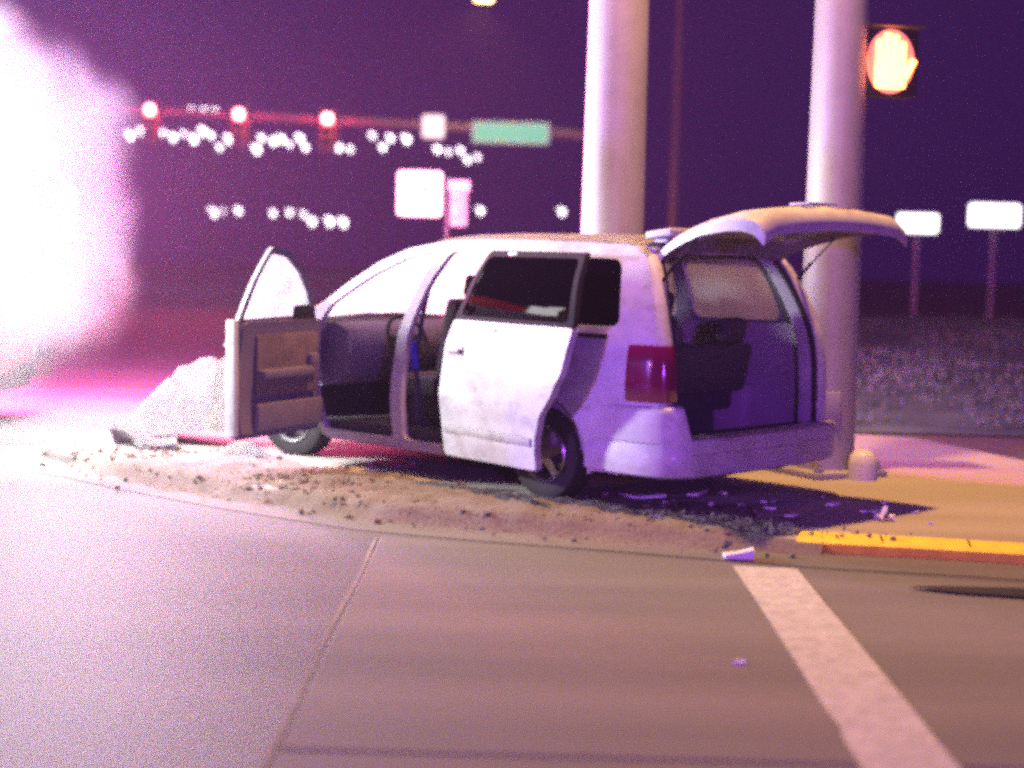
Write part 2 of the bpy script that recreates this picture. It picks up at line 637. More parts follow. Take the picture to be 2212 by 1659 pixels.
vv = [[bm.verts.new((1.5 + 33 * i / NX, 16.8 + 24 * j / NY, bank_z(1.5 + 33 * i / NX, 16.8 + 24 * j / NY))) for i in range(NX + 1)] for j in range(NY + 1)]
for j in range(NY):
    for i in range(NX):
        bm.faces.new((vv[j][i], vv[j][i + 1], vv[j + 1][i + 1], vv[j + 1][i]))
struct(finish("grass_bank", bm, "grass"))
bm = bmesh.new()
for k in range(34000):
    y = 17.4 + 22 * rnd.random() ** 1.3
    x = 2.5 + rnd.random() * (0.36 * y + 2)
    if rnd.random() < 0.5 + 0.5 * math.sin(x * 1.7) * math.sin(y * 0.8):
        continue
    z = bank_z(x, y)
    h = 0.03 + 0.07 * rnd.random()
    a = rnd.random() * 6.28
    dx, dy = 0.013 * math.cos(a), 0.013 * math.sin(a)
    lx, ly = rnd.uniform(-.08, .08), rnd.uniform(-.08, .08)
    v = [bm.verts.new((x - dx, y - dy, z - .02)), bm.verts.new((x + dx, y + dy, z - .02)), bm.verts.new((x + lx, y + ly, z + h))]
    bm.faces.new(v)
go = struct(finish("grass", bm, "grass", smooth=0), "stuff")
tag(go, "short rough grass on the bank beyond the corner", "grass")

# churned soil and gravel thrown over the kerb under and before the van
from mathutils import noise as mno
dl_ = [Vector(p) for p in resample(kerb_line, 0.05)]
dl_ = [p for p in dl_ if -3.4 < p.x < 1.9 and p.y < 13]
bm = bmesh.new()
rows = []
for k, p in enumerate(dl_):
    a = dl_[max(0, k - 3)]
    b = dl_[min(len(dl_) - 1, k + 3)]
    tt = (b - a).normalized()
    nn = Vector((tt.y, -tt.x))           # towards the pavement
    end = min(1.0, k / 14, (len(dl_) - 1 - k) / 14)
    row = []
    for j in range(31):
        d = -0.34 + 1.75 * j / 30
        q = p + nn * d
        base = KH if d > 0.0 else (0.02 + 0.08 * max(0, 1 + d / 0.12))
        n1 = mno.noise(Vector((q.x * 1.1, q.y * 1.1, 2.0)))
        n2 = mno.noise(Vector((q.x * 5, q.y * 5, 5.0)))
        n3 = mno.noise(Vector((q.x * 19, q.y * 19, 9.0)))
        w_ = min(1.0, (j / 30) / 0.22, (1 - j / 30) / 0.3) * end
        h = (0.016 + 0.030 * n1 + 0.026 * n2 + 0.022 * n3) * w_ - 0.018 * (1 - w_)
        row.append((q.x, q.y, base + h))
    rows.append(row)
a_loft(bm, rows)
dirt = struct(finish("churned_soil", bm, "dirt", smooth=60), "stuff")
bm = bmesh.new()
rc = random.Random(31)
for k in range(1300):
    p = dl_[rc.randrange(len(dl_))]
    x, y = p.x + rc.gauss(0.1, 0.25), p.y + abs(rc.gauss(0.25, 0.5)) - 0.28 * (rc.random() < .3)
    r = 0.007 + 0.022 * rc.random() ** 3
    tmp = bmesh.new()
    bmesh.ops.create_icosphere(tmp, subdivisions=1, radius=r)
    for v in tmp.verts:
        v.co *= rc.uniform(0.6, 1.2)
        v.co.z *= 0.7
    vs_ = [bm.verts.new((v.co.x + x, v.co.y + y, v.co.z + (KH + 0.012 if y > p.y else 0.03))) for v in tmp.verts]
    tmp.verts.index_update()
    for f in tmp.faces:
        bm.faces.new([vs_[v.index] for v in f.verts])
    tmp.free()
cl = struct(finish("rubble", bm, "dirt", smooth=0), "stuff")
tag(cl, "loose clods and gravel scattered over the churned corner", "rubble")
tag(dirt, "pale churned soil strewn over the kerb in front of the van", "soil")

# ------------------------------------------------------------------ the minivan
VAN = (1.693, 10.85, 0.10)
van = empty("minivan", VAN, R(135))
van.rotation_euler = (R(-0.9), 0, R(135))
tag(van, "crashed silver minivan with side doors and tailgate open, resting on the street corner", "minivan")

WZ = [(0.15, 0.88), (0.22, 0.925), (0.35, 0.955), (0.6, 0.972), (0.85, 0.968), (1.05, 0.952), (1.15, 0.932), (1.3, 0.892), (1.45, 0.845), (1.6, 0.785), (1.68, 0.745), (1.74, 0.705), (1.80, 0.66)]


def DENT(x, z):
    return 0.010 * mno.noise(Vector((x * 2.3, z * 2.9, 4.0))) + 0.004 * mno.noise(Vector((x * 6, z * 7, 1.0)))


def half(x, z):
    y = lerp_tab(WZ, z)
    y += DENT(x, z)
    if x < 0.5:
        y -= 0.075 * ((0.5 - x) / 0.5) ** 2
    if x > 3.7:
        y -= 0.20 * ((x - 3.7) / 1.25) ** 2
    return y


def arc(cx, cz, r, a0, a1, n):
    return [(cx + r * math.cos(R(a0 + (a1 - a0) * k / n)), cz + r * math.sin(R(a0 + (a1 - a0) * k / n))) for k in range(n + 1)]


outline = [(0.13, 0.30), (0.13, 0.72), (0.14, 0.95), (0.16, 1.12), (0.24, 1.35), (0.33, 1.55), (0.40, 1.66), (0.50, 1.725), (0.62, 1.745), (1.2, 1.76), (2.0, 1.76), (2.42, 1.745),
           (2.75, 1.69), (3.05, 1.58), (3.4, 1.38), (3.72, 1.17), (3.86, 1.09), (4.25, 1.03), (4.6, 0.95), (4.85, 0.84), (4.93, 0.70), (4.93, 0.42), (4.86, 0.24), (4.42, 0.21)]
outline += arc(3.98, 0.31, 0.41, -12, 192, 14) + [(3.50, 0.19), (1.58, 0.19)] + arc(1.13, 0.31, 0.405, -14, 194, 14) + [(0.70, 0.24), (0.40, 0.26)]
h_front = rounded([(2.70, 0.27), (3.52, 0.27), (3.60, 0.55), (3.62, 1.05), (3.50, 1.24), (3.05, 1.49), (2.72, 1.62), (2.42, 1.665), (2.52, 1.42), (2.64, 1.05), (2.69, 0.75)], 0.06)
h_slide = rounded([(1.68, 0.27), (2.58, 0.27), (2.57, 0.75), (2.53, 1.05), (2.42, 1.42), (2.28, 1.67), (1.42, 1.67), (1.38, 1.18), (1.44, 0.80)], 0.06)
h_quart = rounded([(0.48, 1.205), (1.30, 1.20), (1.32, 1.655), (0.60, 1.645)], 0.09)
XS, ZS = frange(0.2, 4.85, 0.155), frange(0.22, 1.72, 0.075)
bm = panel_bm(outline, [h_front, h_slide, h_quart], half, 0.05, XS, ZS)
finish("body_side", bm, ["paint", "trim_grey"], van)

# far side: doors shut, windows in place
hR = [h_quart, rounded([(1.45, 1.20), (2.34, 1.20), (2.24, 1.655), (1.43, 1.655)], 0.07), rounded([(2.62, 1.20), (3.50, 1.18), (3.0, 1.49), (2.72, 1.61), (2.46, 1.645)], 0.06)]
bm = panel_bm(outline, hR, lambda x, z: -half(x, z), 0.05, XS, ZS)
finish("body_side", bm, ["paint", "trim_grey"], van)
for k, h in enumerate(hR):
    bm = panel_bm(h, [], lambda x, z: -(half(x, z) - 0.02), 0.006, XS, ZS, inner=0)
    finish("side_window", bm, "glass_crazed" if k == 2 else "glass_misted", van)
# near quarter window, dark
bm = panel_bm(h_quart, [], lambda x, z: half(x, z) - 0.012, 0.006, XS, ZS, inner=0)
finish("side_window", bm, "glass_tint", van)

# roof
bm = bmesh.new()
rows = []
for x in frange(0.40, 2.50, 0.15):
    ze = lerp_tab([(0.40, 1.665), (0.50, 1.725), (0.62, 1.745), (1.2, 1.76), (2.0, 1.76), (2.42, 1.745), (2.5, 1.735)], x)
    wy = half(x, ze) + 0.002
    cr = 0.055 if x > 0.7 else 0.055 - 0.04 * (0.7 - x)
    rows.append([(x, wy * (1 - 2 * k / 14), ze + cr * (1 - (1 - 2 * k / 14) ** 4) * 0.9 + 0.004) for k in range(15)])
a_loft(bm, rows)
bmesh.ops.solidify(bm, geom=bm.faces[:], thickness=0.02)
roof = finish("roof", bm, "paint", van)
# headliner
bm = bmesh.new()
a_loft(bm, [[(x, 0.70 * (1 - 2 * k / 6), 1.69 + 0.03 * (1 - (1 - 2 * k / 6) ** 2)) for k in range(7)] for x in (0.5, 1.2, 2.0, 2.5)])
finish("headliner", bm, "trim_grey", van)

# windscreen, shattered to milk by the crash
bm = bmesh.new()
rows = []
for k in range(9):
    t = k / 8
    x = 2.50 + (3.93 - 2.50) * t
    z = 1.735 - 0.04 * t - (0.60) * t ** 1.25
    wy = half(min(x, 3.6), z) - 0.03
    rows.append([(x + 0.13 * t * (1 - (1 - 2 * j / 10) ** 2), wy * (1 - 2 * j / 10), z + 0.05 * (1 - t) * (1 - (1 - 2 * j / 10) ** 4)) for j in range(11)])
a_loft(bm, rows)
finish("windscreen", bm, "glass_crazed", van)

# crumpled bonnet, nose and grille
bm = bmesh.new()
rows = []
rr = random.Random(3)
for k in range(12):
    t = k / 11
    x = 3.86 + 1.08 * t
    row = []
    for j in range(13):
        s = 1 - 2 * j / 12
        z = 1.085 + 0.05 * (1 - s * s) - 0.22 * t ** 2 + 0.10 * math.sin(t * 9 + s * 2.2) * t + rr.uniform(-.02, .02) * (0.3 + t)
        row.append((x + rr.uniform(-.015, .015), s * (half(x, 0.9) - 0.015), z))
    rows.append(row)
a_loft(bm, rows)
bmesh.ops.solidify(bm, geom=bm.faces[:], thickness=0.015)
finish("bonnet", bm, "paint", van, smooth=25)
bm = bmesh.new()
rows = []
for z, dx in ((0.24, -0.05), (0.36, 0.03), (0.5, 0.05), (0.62, 0.03), (0.75, 0.0), (0.88, -0.04)):
    rows.append([(4.90 + dx + 0.13 * (1 - (1 - 2 * j / 10) ** 2) + rr.uniform(-.02, .02), half(4.92, 0.6) * (1 - 2 * j / 10), z + rr.uniform(-.012, .012)) for j in range(11)])
a_loft(bm, rows)
bmesh.ops.solidify(bm, geom=bm.faces[:], thickness=0.02)
finish("front_panel", bm, "paint_dirty", van, smooth=25)
for s in (1, -1):
    bm = bmesh.new()
    a_box(bm, (4.94, s * 0.56, 0.70), (0.10, 0.30, 0.15), Matrix.Rotation(s * -0.35, 4, 'Z'), 0.03)
    finish("headlight", bm, "glass_clear", van)

# floor, firewall and underbody
bm = bmesh.new()
a_box(bm, (1.90, 0, 0.30), (3.5, 1.78, 0.08))
finish("floor", bm, "carpet", van, smooth=0)
bm = bmesh.new()
a_box(bm, (3.78, 0, 0.66), (0.05, 1.66, 0.72))
a_box(bm, (2.3, 0, 0.205), (3.2, 1.1, 0.09))
a_box(bm, (4.30, 0, 0.52), (0.85, 1.2, 0.5), bev=0.05)
finish("underbody", bm, "black_plastic", van, smooth=0)
bm = bmesh.new()
a_tube(bm, [(0.1, -0.35, 0.24), (0.35, -0.35, 0.22), (0.8, -0.38, 0.24), (1.6, -0.3, 0.22)], 0.035)
a_cyl(bm, (0.32, -0.55, 0.27), (0.32, 0.1, 0.25), 0.09)
finish("exhaust", bm, "steel_galv", van)
# inner rear side trim with wheel tub
for s in (1, -1):
    bm = panel_bm(rounded([(0.16, 0.34), (1.36, 0.34), (1.40, 1.18), (0.30, 1.19)], 0.05), [], lambda x, z: s * (half(x, z) - 0.075), 0.02, XS, ZS, inner=0)
    a_box(bm, (1.1, s * 0.80, 0.52), (0.80, 0.20, 0.42), bev=0.06)
    finish("inner_trim", bm, "trim_pale", van)

# D pillars, header and sill of the tailgate opening
XE = [(0.30, 0.13), (0.72, 0.13), (0.95, 0.14), (1.12, 0.16), (1.35, 0.24), (1.55, 0.33), (1.66, 0.40), (1.73, 0.52)]
for s in (1, -1):
    bm = bmesh.new()
    rows = []
    for z in frange(0.46, 1.68, 0.08):
        x = lerp_tab(XE, z)
        y = half(x, z)
        rows.append([(x + 0.01, s * (y - 0.002), z), (x - 0.015, s * (y - 0.012), z), (x - 0.035, s * (y - 0.04), z), (x - 0.045, s * (y - 0.08), z), (x - 0.02, s * (y - 0.125), z),
                     (x + 0.03, s * (y - 0.15), z), (x + 0.12, s * (y - 0.155), z)])
    a_loft(bm, rows)
    dp = finish("rear_pillar", bm, "paint", van, smooth=50)
    bm = bmesh.new()
    a_tube(bm, [(lerp_tab(XE, z) + 0.0, s * (half(lerp_tab(XE, z), z) - 0.135), z) for z in frange(0.50, 1.66, 0.08)] + [(0.40, s * 0.45, 1.70), (0.40, s * 0.1, 1.715)], 0.022)
    finish("door_seal", bm, "rubber", dp)
    # tail lamp; the far one was torn out in the crash
    if s < 0:
        continue
    bm = bmesh.new()
    rows = []
    for z in (0.735, 0.75, 0.85, 0.98, 1.08, 1.10):
        ins = 0.008 if z in (0.735, 1.10) else 0.0
        x = lerp_tab(XE, z)
        y = half(0.2, z)
        rows.append([(0.385, s * (half(0.385, z) - 0.01), z), (0.375, s * (half(0.375, z) + 0.012 - ins), z), (0.22, s * (half(0.22, z) + 0.014 - ins), z), (x + 0.0, s * (half(x, z) + 0.012 - ins), z),
                     (x - 0.045 + ins, s * (half(x, z) - 0.02), z), (x - 0.062 + ins, s * (half(x, z) - 0.07), z), (x - 0.055 + ins, s * (half(x, z) - 0.115), z), (x - 0.02, s * (half(x, z) - 0.125), z)])
    vr = a_loft(bm, rows)
    bm.faces.new(vr[0])
    bm.faces.new(vr[-1])
    finish("tail_lamp", bm, "tail_red", van, smooth=50)
bm = bmesh.new()
a_box(bm, (0.44, 0, 1.70), (0.10, 1.36, 0.05), bev=0.015)
finish("rear_header", bm, "paint_dirty", van)

# rear bumper
plan = [(0.74, 0.955), (0.62, 0.966), (0.45, 0.980), (0.25, 0.975), (0.10, 0.945), (0.02, 0.89), (-0.01, 0.84), (-0.035, 0.79), (-0.05, 0.74), (-0.065, 0.6), (-0.085, 0.3), (-0.09, 0.0)]
plan = plan + [(x, -y) for x, y in plan[-2::-1]]
bm = bmesh.new()
rows = []
for i_, (x, y) in enumerate(plan):
    a = Vector(plan[max(0, i_ - 1)])
    b = Vector(plan[min(len(plan) - 1, i_ + 1)])
    t = (b - a).normalized()
    n = Vector((-t.y, t.x))
    if n.dot(Vector((x - 0.6, y))) < 0:
        n = -n
    prof = [(-0.10, 0.245), (-0.04, 0.25), (-0.006, 0.265), (0.0, 0.30), (0.002, 0.46), (-0.006, 0.47), (0.004, 0.48), (0.008, 0.66), (0.004, 0.692), (-0.012, 0.708), (-0.06, 0.716), (-0.16, 0.716)]
    if y < 0.84:                       # between the corners the step is low
        k = min(1.0, (0.84 - y) / 0.045)
        prof = [(d, z - max(0.0, z - 0.36) * 0.58 * k) for d, z in prof]
    if abs(y) > 0.9 and x > 0.3:
        prof = [(max(d, -0.04), z) for d, z in prof]
    rows.append([(x + n.x * d, y + n.y * d, z) for d, z in prof])
a_loft(bm, rows)
finish("rear_bumper", bm, "paint", van, smooth=40)
bm = bmesh.new()
a_box(bm, (0.14, 0, 0.445), (0.26, 1.62, 0.10), bev=0.02)
finish("load_sill", bm, "black_plastic", van)

# wheels
WSEG = 40


def wheel(x, y, flat=0.0):
    root = empty("wheel", (x, y, 0.315))
    root.parent = van
    s = 1 if y > 0 else -1
    prof = [(0.20, 0.09), (0.215, 0.105), (0.265, 0.112), (0.305, 0.10), (0.318, 0.075), (0.320, 0.0), (0.318, -0.075), (0.305, -0.10), (0.26, -0.112), (0.20, -0.10)]
    bm = bmesh.new()
    rows = []
    for k in range(WSEG):
        a = 2 * math.pi * k / WSEG
        rows.append([(r * math.cos(a), yy, r * math.sin(a)) for r, yy in prof])
    rows.append(rows[0])
    a_loft(bm, rows)
    bmesh.ops.remove_doubles(bm, verts=bm.verts[:], dist=1e-5)
    finish("tyre", bm, "rubber", root)
    bm = bmesh.new()
    a_cyl(bm, (0, -0.09 * s, 0), (0, -0.02 * s, 0), 0.19, 0.19, 32)
    rp = [(0.205, 0.10), (0.195, 0.112), (0.180, 0.10), (0.17, 0.05), (0.165, 0.0)]
    rows = []
    for k in range(WSEG):
        a = 2 * math.pi * k / WSEG
        rows.append([(r * math.cos(a), s * yy, r * math.sin(a)) for r, yy in rp])
    rows.append(rows[0])
    a_loft(bm, rows)
    for k in range(5):
        a = 2 * math.pi * k / 5 + 0.35
        c, d = math.cos(a), math.sin(a)
        for (r0, r1, w0, w1) in ((0.03, 0.178, 0.038, 0.026),):
            q = [(r0, -w0), (r1, -w1), (r1, w1), (r0, w0)]
            front = [bm.verts.new((u * c - v * d, s * 0.095 - s * 0.015 * (u > .1), u * d + v * c)) for u, v in q]
            back = [bm.verts.new((u * c - v * d, s * 0.045, u * d + v * c)) for u, v in q]
            bm.faces.new(front)
            for j in range(4):
                bm.faces.new((front[j], front[(j + 1) % 4], back[(j + 1) % 4], back[j]))
    a_cyl(bm, (0, 0.03 * s, 0), (0, 0.102 * s, 0), 0.05, 0.042, 20)
    finish("rim", bm, "alloy", root)
    return root


wheel(1.13, 0.84)
wheel(1.13, -0.84)
wf = wheel(3.98, 0.83)
wf.rotation_euler = (0, 0, R(14))
wf = wheel(3.98, -0.83)
wf.rotation_euler = (0, 0, R(14))

# sliding door, run half-way back outside the flank, its rear edge sprung outward
HB = half(1.5, 0.9)
sdo = empty("sliding_door", (2.03, HB + 0.105, 0))
sdo.parent = van
sdo.rotation_euler = (0, 0, R(-7.5))


def sdy(x, z):
    return lerp_tab(WZ, z) - HB + 1.6 * DENT(x + 5, z)


low = rounded([(-1.40, 1.195), (-1.385, 1.05), (-1.345, 0.90), (-1.25, 0.74), (-1.13, 0.60), (-1.08, 0.46), (-1.065, 0.23), (-0.01, 0.225), (0.005, 0.70), (-0.04, 1.05), (-0.085, 1.195)], 0.03, 3)
bm = panel_bm(low, [], sdy, 0.055, frange(-1.3, -0.05, 0.16), ZS, sgn=1)
skin = finish("door_skin", bm, ["paint", "trim_grey"], sdo)
fr_o = rounded([(-1.40, 1.197), (-0.086, 1.197), (-0.20, 1.50), (-0.28, 1.685), (-1.33, 1.685)], 0.035, 3)
fr_i = rounded([(-1.345, 1.225), (-0.15, 1.225), (-0.30, 1.645), (-1.29, 1.645)], 0.05)
bm = panel_bm(fr_o, [fr_i], sdy, 0.045, [], ZS, sgn=1)
finish("window_frame", bm, ["black_plastic", "black_plastic"], sdo)
bm = panel_bm(fr_i, [], lambda x, z: sdy(x, z) - 0.008, 0.006, [], ZS, inner=0, sgn=1)
finish("window", bm, "glass_tint", sdo)
bm = bmesh.new()
a_box(bm, (-0.17, sdy(0, 0.98) + 0.022, 0.98), (0.15, 0.03, 0.035), bev=0.01)
a_box(bm, (-0.17, sdy(0, 0.98) + 0.004, 0.98), (0.19, 0.012, 0.07), bev=0.005)
finish("handle", bm, "paint_dirty", sdo)
bm = bmesh.new()
a_box(bm, (-0.54, sdy(0, 0.42) + 0.005, 0.42), (1.0, 0.022, 0.055), bev=0.008)
finish("side_moulding", bm, "paint_dirty", sdo)
for z in (0.30, 1.14, 1.66):
    bm = bmesh.new()
    a_box(bm, (-0.55, sdy(0, z) - 0.10, z), (0.10, 0.20, 0.035), bev=0.006)
    finish("roller_arm", bm, "steel_galv", sdo)
bm = bmesh.new()
a_box(bm, (1.0, half(1.0, 1.15) + 0.006, 1.14), (0.85, 0.02, 0.03))
finish("door_track", bm, "black_plastic", van)

# front door, swung wide open on its front hinges
fd = empty("front_door", (3.65, 0.955, 0))
fd.parent = van
fd.rotation_euler = (0, 0, R(-75))          # local -x runs from the hinge to the latch edge


def fdy(x, z):
    return lerp_tab(WZ, z) - 0.955 + 0.0


dl = rounded([(0.0, 0.26), (0.015, 0.80), (-0.005, 1.08), (-0.16, 1.34), (-0.35, 1.52), (-0.58, 1.655), (-0.82, 1.69), (-0.90, 1.45), (-0.99, 1.10), (-1.05, 0.80), (-1.05, 0.45), (-1.02, 0.26)], 0.04)
dw = rounded([(-0.09, 1.165), (-0.22, 1.34), (-0.38, 1.49), (-0.60, 1.61), (-0.795, 1.64), (-0.86, 1.42), (-0.925, 1.15)], 0.03)
bm = panel_bm(dl, [dw], fdy, 0.035, frange(-1.0, -.05, 0.15), ZS, sgn=1)
finish("door_skin", bm, ["paint", "trim_grey"], fd)
# inner trim: a padded card with a tan insert, arm rest and map pocket
ic = rounded([(-0.03, 0.30), (-0.03, 1.13), (-0.94, 1.13), (-1.00, 0.80), (-0.99, 0.30)], 0.05)
bm = panel_bm(ic, [], lambda x, z: lerp_tab(WZ, z) - 0.955 - 0.036, 0.05, frange(-0.95, -.05, 0.15), ZS, inner=0, sgn=1)
card = finish("inner_card", bm, "trim_grey", fd)
bm = bmesh.new()
a_box(bm, (-0.45, -0.095, 0.80), (0.74, 0.03, 0.46), bev=0.014)
finish("insert", bm, "trim_tan", fd)
bm = bmesh.new()
a_box(bm, (-0.52, -0.145, 0.74), (0.62, 0.09, 0.07), bev=0.025)
a_box(bm, (-0.18, -0.135, 0.82), (0.10, 0.06, 0.10), bev=0.02)
finish("armrest", bm, "trim_grey", fd)
bm = bmesh.new()
a_box(bm, (-0.45, -0.115, 0.42), (0.80, 0.06, 0.20), bev=0.025)
finish("map_pocket", bm, "trim_grey", fd)
bm = bmesh.new()
a_box(bm, (-0.04, -0.10, 0.36), (0.09, 0.05, 0.08), bev=0.015)
finish("reflector", bm, "white_plastic", fd)
bm = panel_bm(dw, [], lambda x, z: fdy(x, z) - 0.015, 0.006, [], ZS, inner=0, sgn=1)
finish("window", bm, "glass_crazed", fd)
bm = bmesh.new()
a_box(bm, (-1.035, -0.045, 0.72), (0.05, 0.085, 0.86), bev=0.012)
finish("latch_edge", bm, "paint", fd)
bm = bmesh.new()
a_box(bm, (-0.94, 0.035, 0.96), (0.16, 0.03, 0.035), bev=0.01)
finish("handle", bm, "paint_dirty", fd)
# mirror
bm = bmesh.new()
a_box(bm, (-0.12, 0.14, 1.21), (0.12, 0.26, 0.19), Matrix.Rotation(0.25, 4, 'Z'), 0.045, 3)
a_box(bm, (-0.14, 0.02, 1.20), (0.10, 0.07, 0.08), bev=0.02)
a_box(bm, (-0.20, -0.06, 1.17), (0.26, 0.035, 0.14), bev=0.015)
finish("mirror", bm, "black_plastic", fd)
for z in (0.42, 0.88):
    bm = bmesh.new()
    a_cyl(bm, (0.01, -0.03, z - 0.05), (0.01, -0.03, z + 0.05), 0.018, seg=10)
    finish("hinge", bm, "steel_galv", fd)

# tailgate, hinged at the roof and thrown up
gate = empty("tailgate", (0.43, 0, 1.725))
gate.parent = van
outer = [(0.0, 0.01), (-0.07, -0.06), (-0.13, -0.14), (-0.20, -0.30), (-0.27, -0.48), (-0.31, -0.61), (-0.345, -0.72), (-0.365, -0.82), (-0.36, -0.90), (-0.335, -0.955), (-0.285, -0.99), (-0.225, -0.99)]
innr = [(0.03, -0.05), (-0.03, -0.09), (-0.09, -0.17), (-0.16, -0.32), (-0.225, -0.48), (-0.255, -0.61), (-0.28, -0.72), (-0.29, -0.82), (-0.28, -0.90), (-0.26, -0.94), (-0.24, -0.965), (-0.225, -0.975)]


def gw(z):
    return lerp_tab([(-1.0, 0.80), (-0.95, 0.815), (-0.8, 0.825), (-0.5, 0.80), (-0.3, 0.745), (-0.12, 0.68), (0.02, 0.64)], z)


def gsheet(lst, yb=0.0, dx=0.0):
    rows = []
    for x, z in lst:
        row = []
        for k in range(15):
            s = 1 - 2 * k / 14
            edge = max(0, (abs(s) - 0.86) / 0.14)
            row.append((x + 0.05 * s ** 2 + 0.045 * edge ** 2 + dx, s * gw(z), z))
        rows.append(row)
    return rows


bm = bmesh.new()
ra, rb = gsheet(outer), gsheet(innr)
# outer skin with a window opening (rows 2..5, columns 2..12)
va = [[bm.verts.new(p) for p in row] for row in ra]
vb = [[bm.verts.new(p) for p in row] for row in rb]
for vr_, mi in ((va, 0), (vb, 1)):
    for i_ in range(len(vr_) - 1):
        for k in range(14):
            if 2 <= i_ <= 4 and 1 <= k <= 12:
                continue
            bm.faces.new((vr_[i_][k], vr_[i_][k + 1], vr_[i_ + 1][k + 1], vr_[i_ + 1][k])).material_index = mi
for i_ in range(len(va) - 1):
    for k in (0, 14):
        bm.faces.new((va[i_][k], va[i_ + 1][k], vb[i_ + 1][k], vb[i_][k]))
for k in range(14):
    bm.faces.new((va[0][k], va[0][k + 1], vb[0][k + 1], vb[0][k]))
    bm.faces.new((va[-1][k], va[-1][k + 1], vb[-1][k + 1], vb[-1][k]))
for i_, j_ in ((2, None), (5, None)):
    for k in range(1, 13):
        bm.faces.new((va[i_][k], va[i_][k + 1], vb[i_][k + 1], vb[i_][k]))
for k in (1, 13):
    for i_ in range(2, 5):
        bm.faces.new((va[i_][k], va[i_ + 1][k], vb[i_ + 1][k], vb[i_][k]))
finish("gate_panel", bm, ["paint", "trim_grey"], gate, smooth=50)
bm = bmesh.new()
a_loft(bm, [r_[1:14] for r_ in gsheet(outer, dx=0.01)[2:6]])
bmesh.ops.solidify(bm, geom=bm.faces[:], thickness=0.005)
finish("rear_window", bm, "glass_tint", gate)
bm = bmesh.new()
a_box(bm, (-0.335, 0.0, -0.86), (0.06, 0.52, 0.045), Matrix.Rotation(-0.1, 4, 'Y'), 0.012)
finish("handle_strip", bm, "chrome", gate)
bm = bmesh.new()
a_box(bm, (-0.375, 0.0, -0.76), (0.012, 0.32, 0.16), Matrix.Rotation(0.15, 4, 'Y'), 0.004)
finish("number_plate", bm, "white_plastic", gate)
bm = bmesh.new()
a_tube(bm, [(-0.31, 0.0, -0.63), (-0.32, 0.12, -0.56), (-0.29, 0.42, -0.50)], 0.009)
finish("wiper", bm, "black_plastic", gate)
gate.rotation_euler = (0, R(84), 0)
bm = bmesh.new()
a_box(bm, (0.42, 0, 1.815), (0.22, 1.26, 0.05), Matrix.Rotation(0.12, 4, 'Y'), 0.018, 3)
a_box(bm, (0.46, 0, 1.785), (0.10, 1.10, 0.05))
finish("rear_spoiler", bm, "paint", van)
# gas struts between body and gate
for s in (1, -1):
    bm = bmesh.new()
    a_cyl(bm, (0.36, s * 0.735, 1.42), (0.16, s * 0.75, 1.63), 0.012, seg=10)
    a_cyl(bm, (0.16, s * 0.75, 1.63), (-0.02, s * 0.755, 1.80), 0.006, seg=8)
    finish("gas_strut", bm, "black_plastic", van)

# seats


def seat(x, y, wdt, name="seat", rake=0.22, hr=(0.0,), back=0.66):
    root = empty(name, (x, y, 0.34))
    root.parent = van
    bm = bmesh.new()
    a_box(bm, (0.18, 0, 0.30), (0.50, wdt, 0.17), bev=0.06, seg=3)
    a_box(bm, (0.15, 0, 0.11), (0.34, wdt * 0.75, 0.24), bev=0.02)
    finish("cushion", bm, "fabric_dark", root)
    bm = bmesh.new()
    a_box(bm, (-0.10 - rake * back * 0.5, 0, 0.36 + back * 0.5), (0.15, wdt, back), Matrix.Rotation(-rake, 4, 'Y'), 0.06, 3)
    finish("backrest", bm, "fabric_dark", root)
    for hy in hr:
        bm = bmesh.new()
        a_box(bm, (-0.11 - rake * (back + 0.12), hy, 0.36 + back + 0.09), (0.10, 0.26, 0.17), Matrix.Rotation(-rake, 4, 'Y'), 0.045, 3)
        a_cyl(bm, (-0.11 - rake * back, hy - 0.06, 0.36 + back - 0.05), (-0.11 - rake * (back + 0.1), hy - 0.06, 0.36 + back + 0.06), 0.008, seg=8)
        a_cyl(bm, (-0.11 - rake * back, hy + 0.06, 0.36 + back - 0.05), (-0.11 - rake * (back + 0.1), hy + 0.06, 0.36 + back + 0.06), 0.008, seg=8)
        finish("headrest", bm, "fabric_dark", root)


seat(2.62, 0.40, 0.50, back=0.62)
seat(2.62, -0.42, 0.50, back=0.62)
seat(1.55, -0.10, 1.15, "bench_seat", hr=(-0.36, 0.36), back=0.52)
seat(0.78, 0.02, 1.28, "bench_seat", hr=(-0.40, 0.40), back=0.36)

# dashboard, wheel, belt
bm = bmesh.new()
rows = []
for k in range(9):
    y = 0.84 - 1.68 * k / 8
    rows.append([(3.75, y, 1.08), (3.52, y, 1.10), (3.36, y, 1.04), (3.30, y, 0.92), (3.36, y, 0.74), (3.48, y, 0.62), (3.75, y, 0.58)])
vr = a_loft(bm, rows, close=True)
bm.faces.new(vr[0])
bm.faces.new(vr[-1])
finish("dashboard", bm, "trim_grey", van, smooth=50)
sw_ = empty("steering_wheel", (3.16, 0.40, 0.98))
sw_.parent = van
sw_.rotation_euler = (0, R(-62), 0)
bm = bmesh.new()
a_tube(bm, [(0.19 * math.cos(2 * math.pi * k / 24), 0.19 * math.sin(2 * math.pi * k / 24), 0) for k in range(25)], 0.016)
finish("rim", bm, "black_plastic", sw_)
bm = bmesh.new()
a_box(bm, (0, 0, 0), (0.14, 0.14, 0.05), bev=0.02)
a_box(bm, (0, 0, 0), (0.04, 0.36, 0.02))
a_cyl(bm, (0, 0, 0), (0, 0, 0.28) if False else (0, 0, -0.28), 0.03)
finish("hub", bm, "black_plastic", sw_)
bm = bmesh.new()
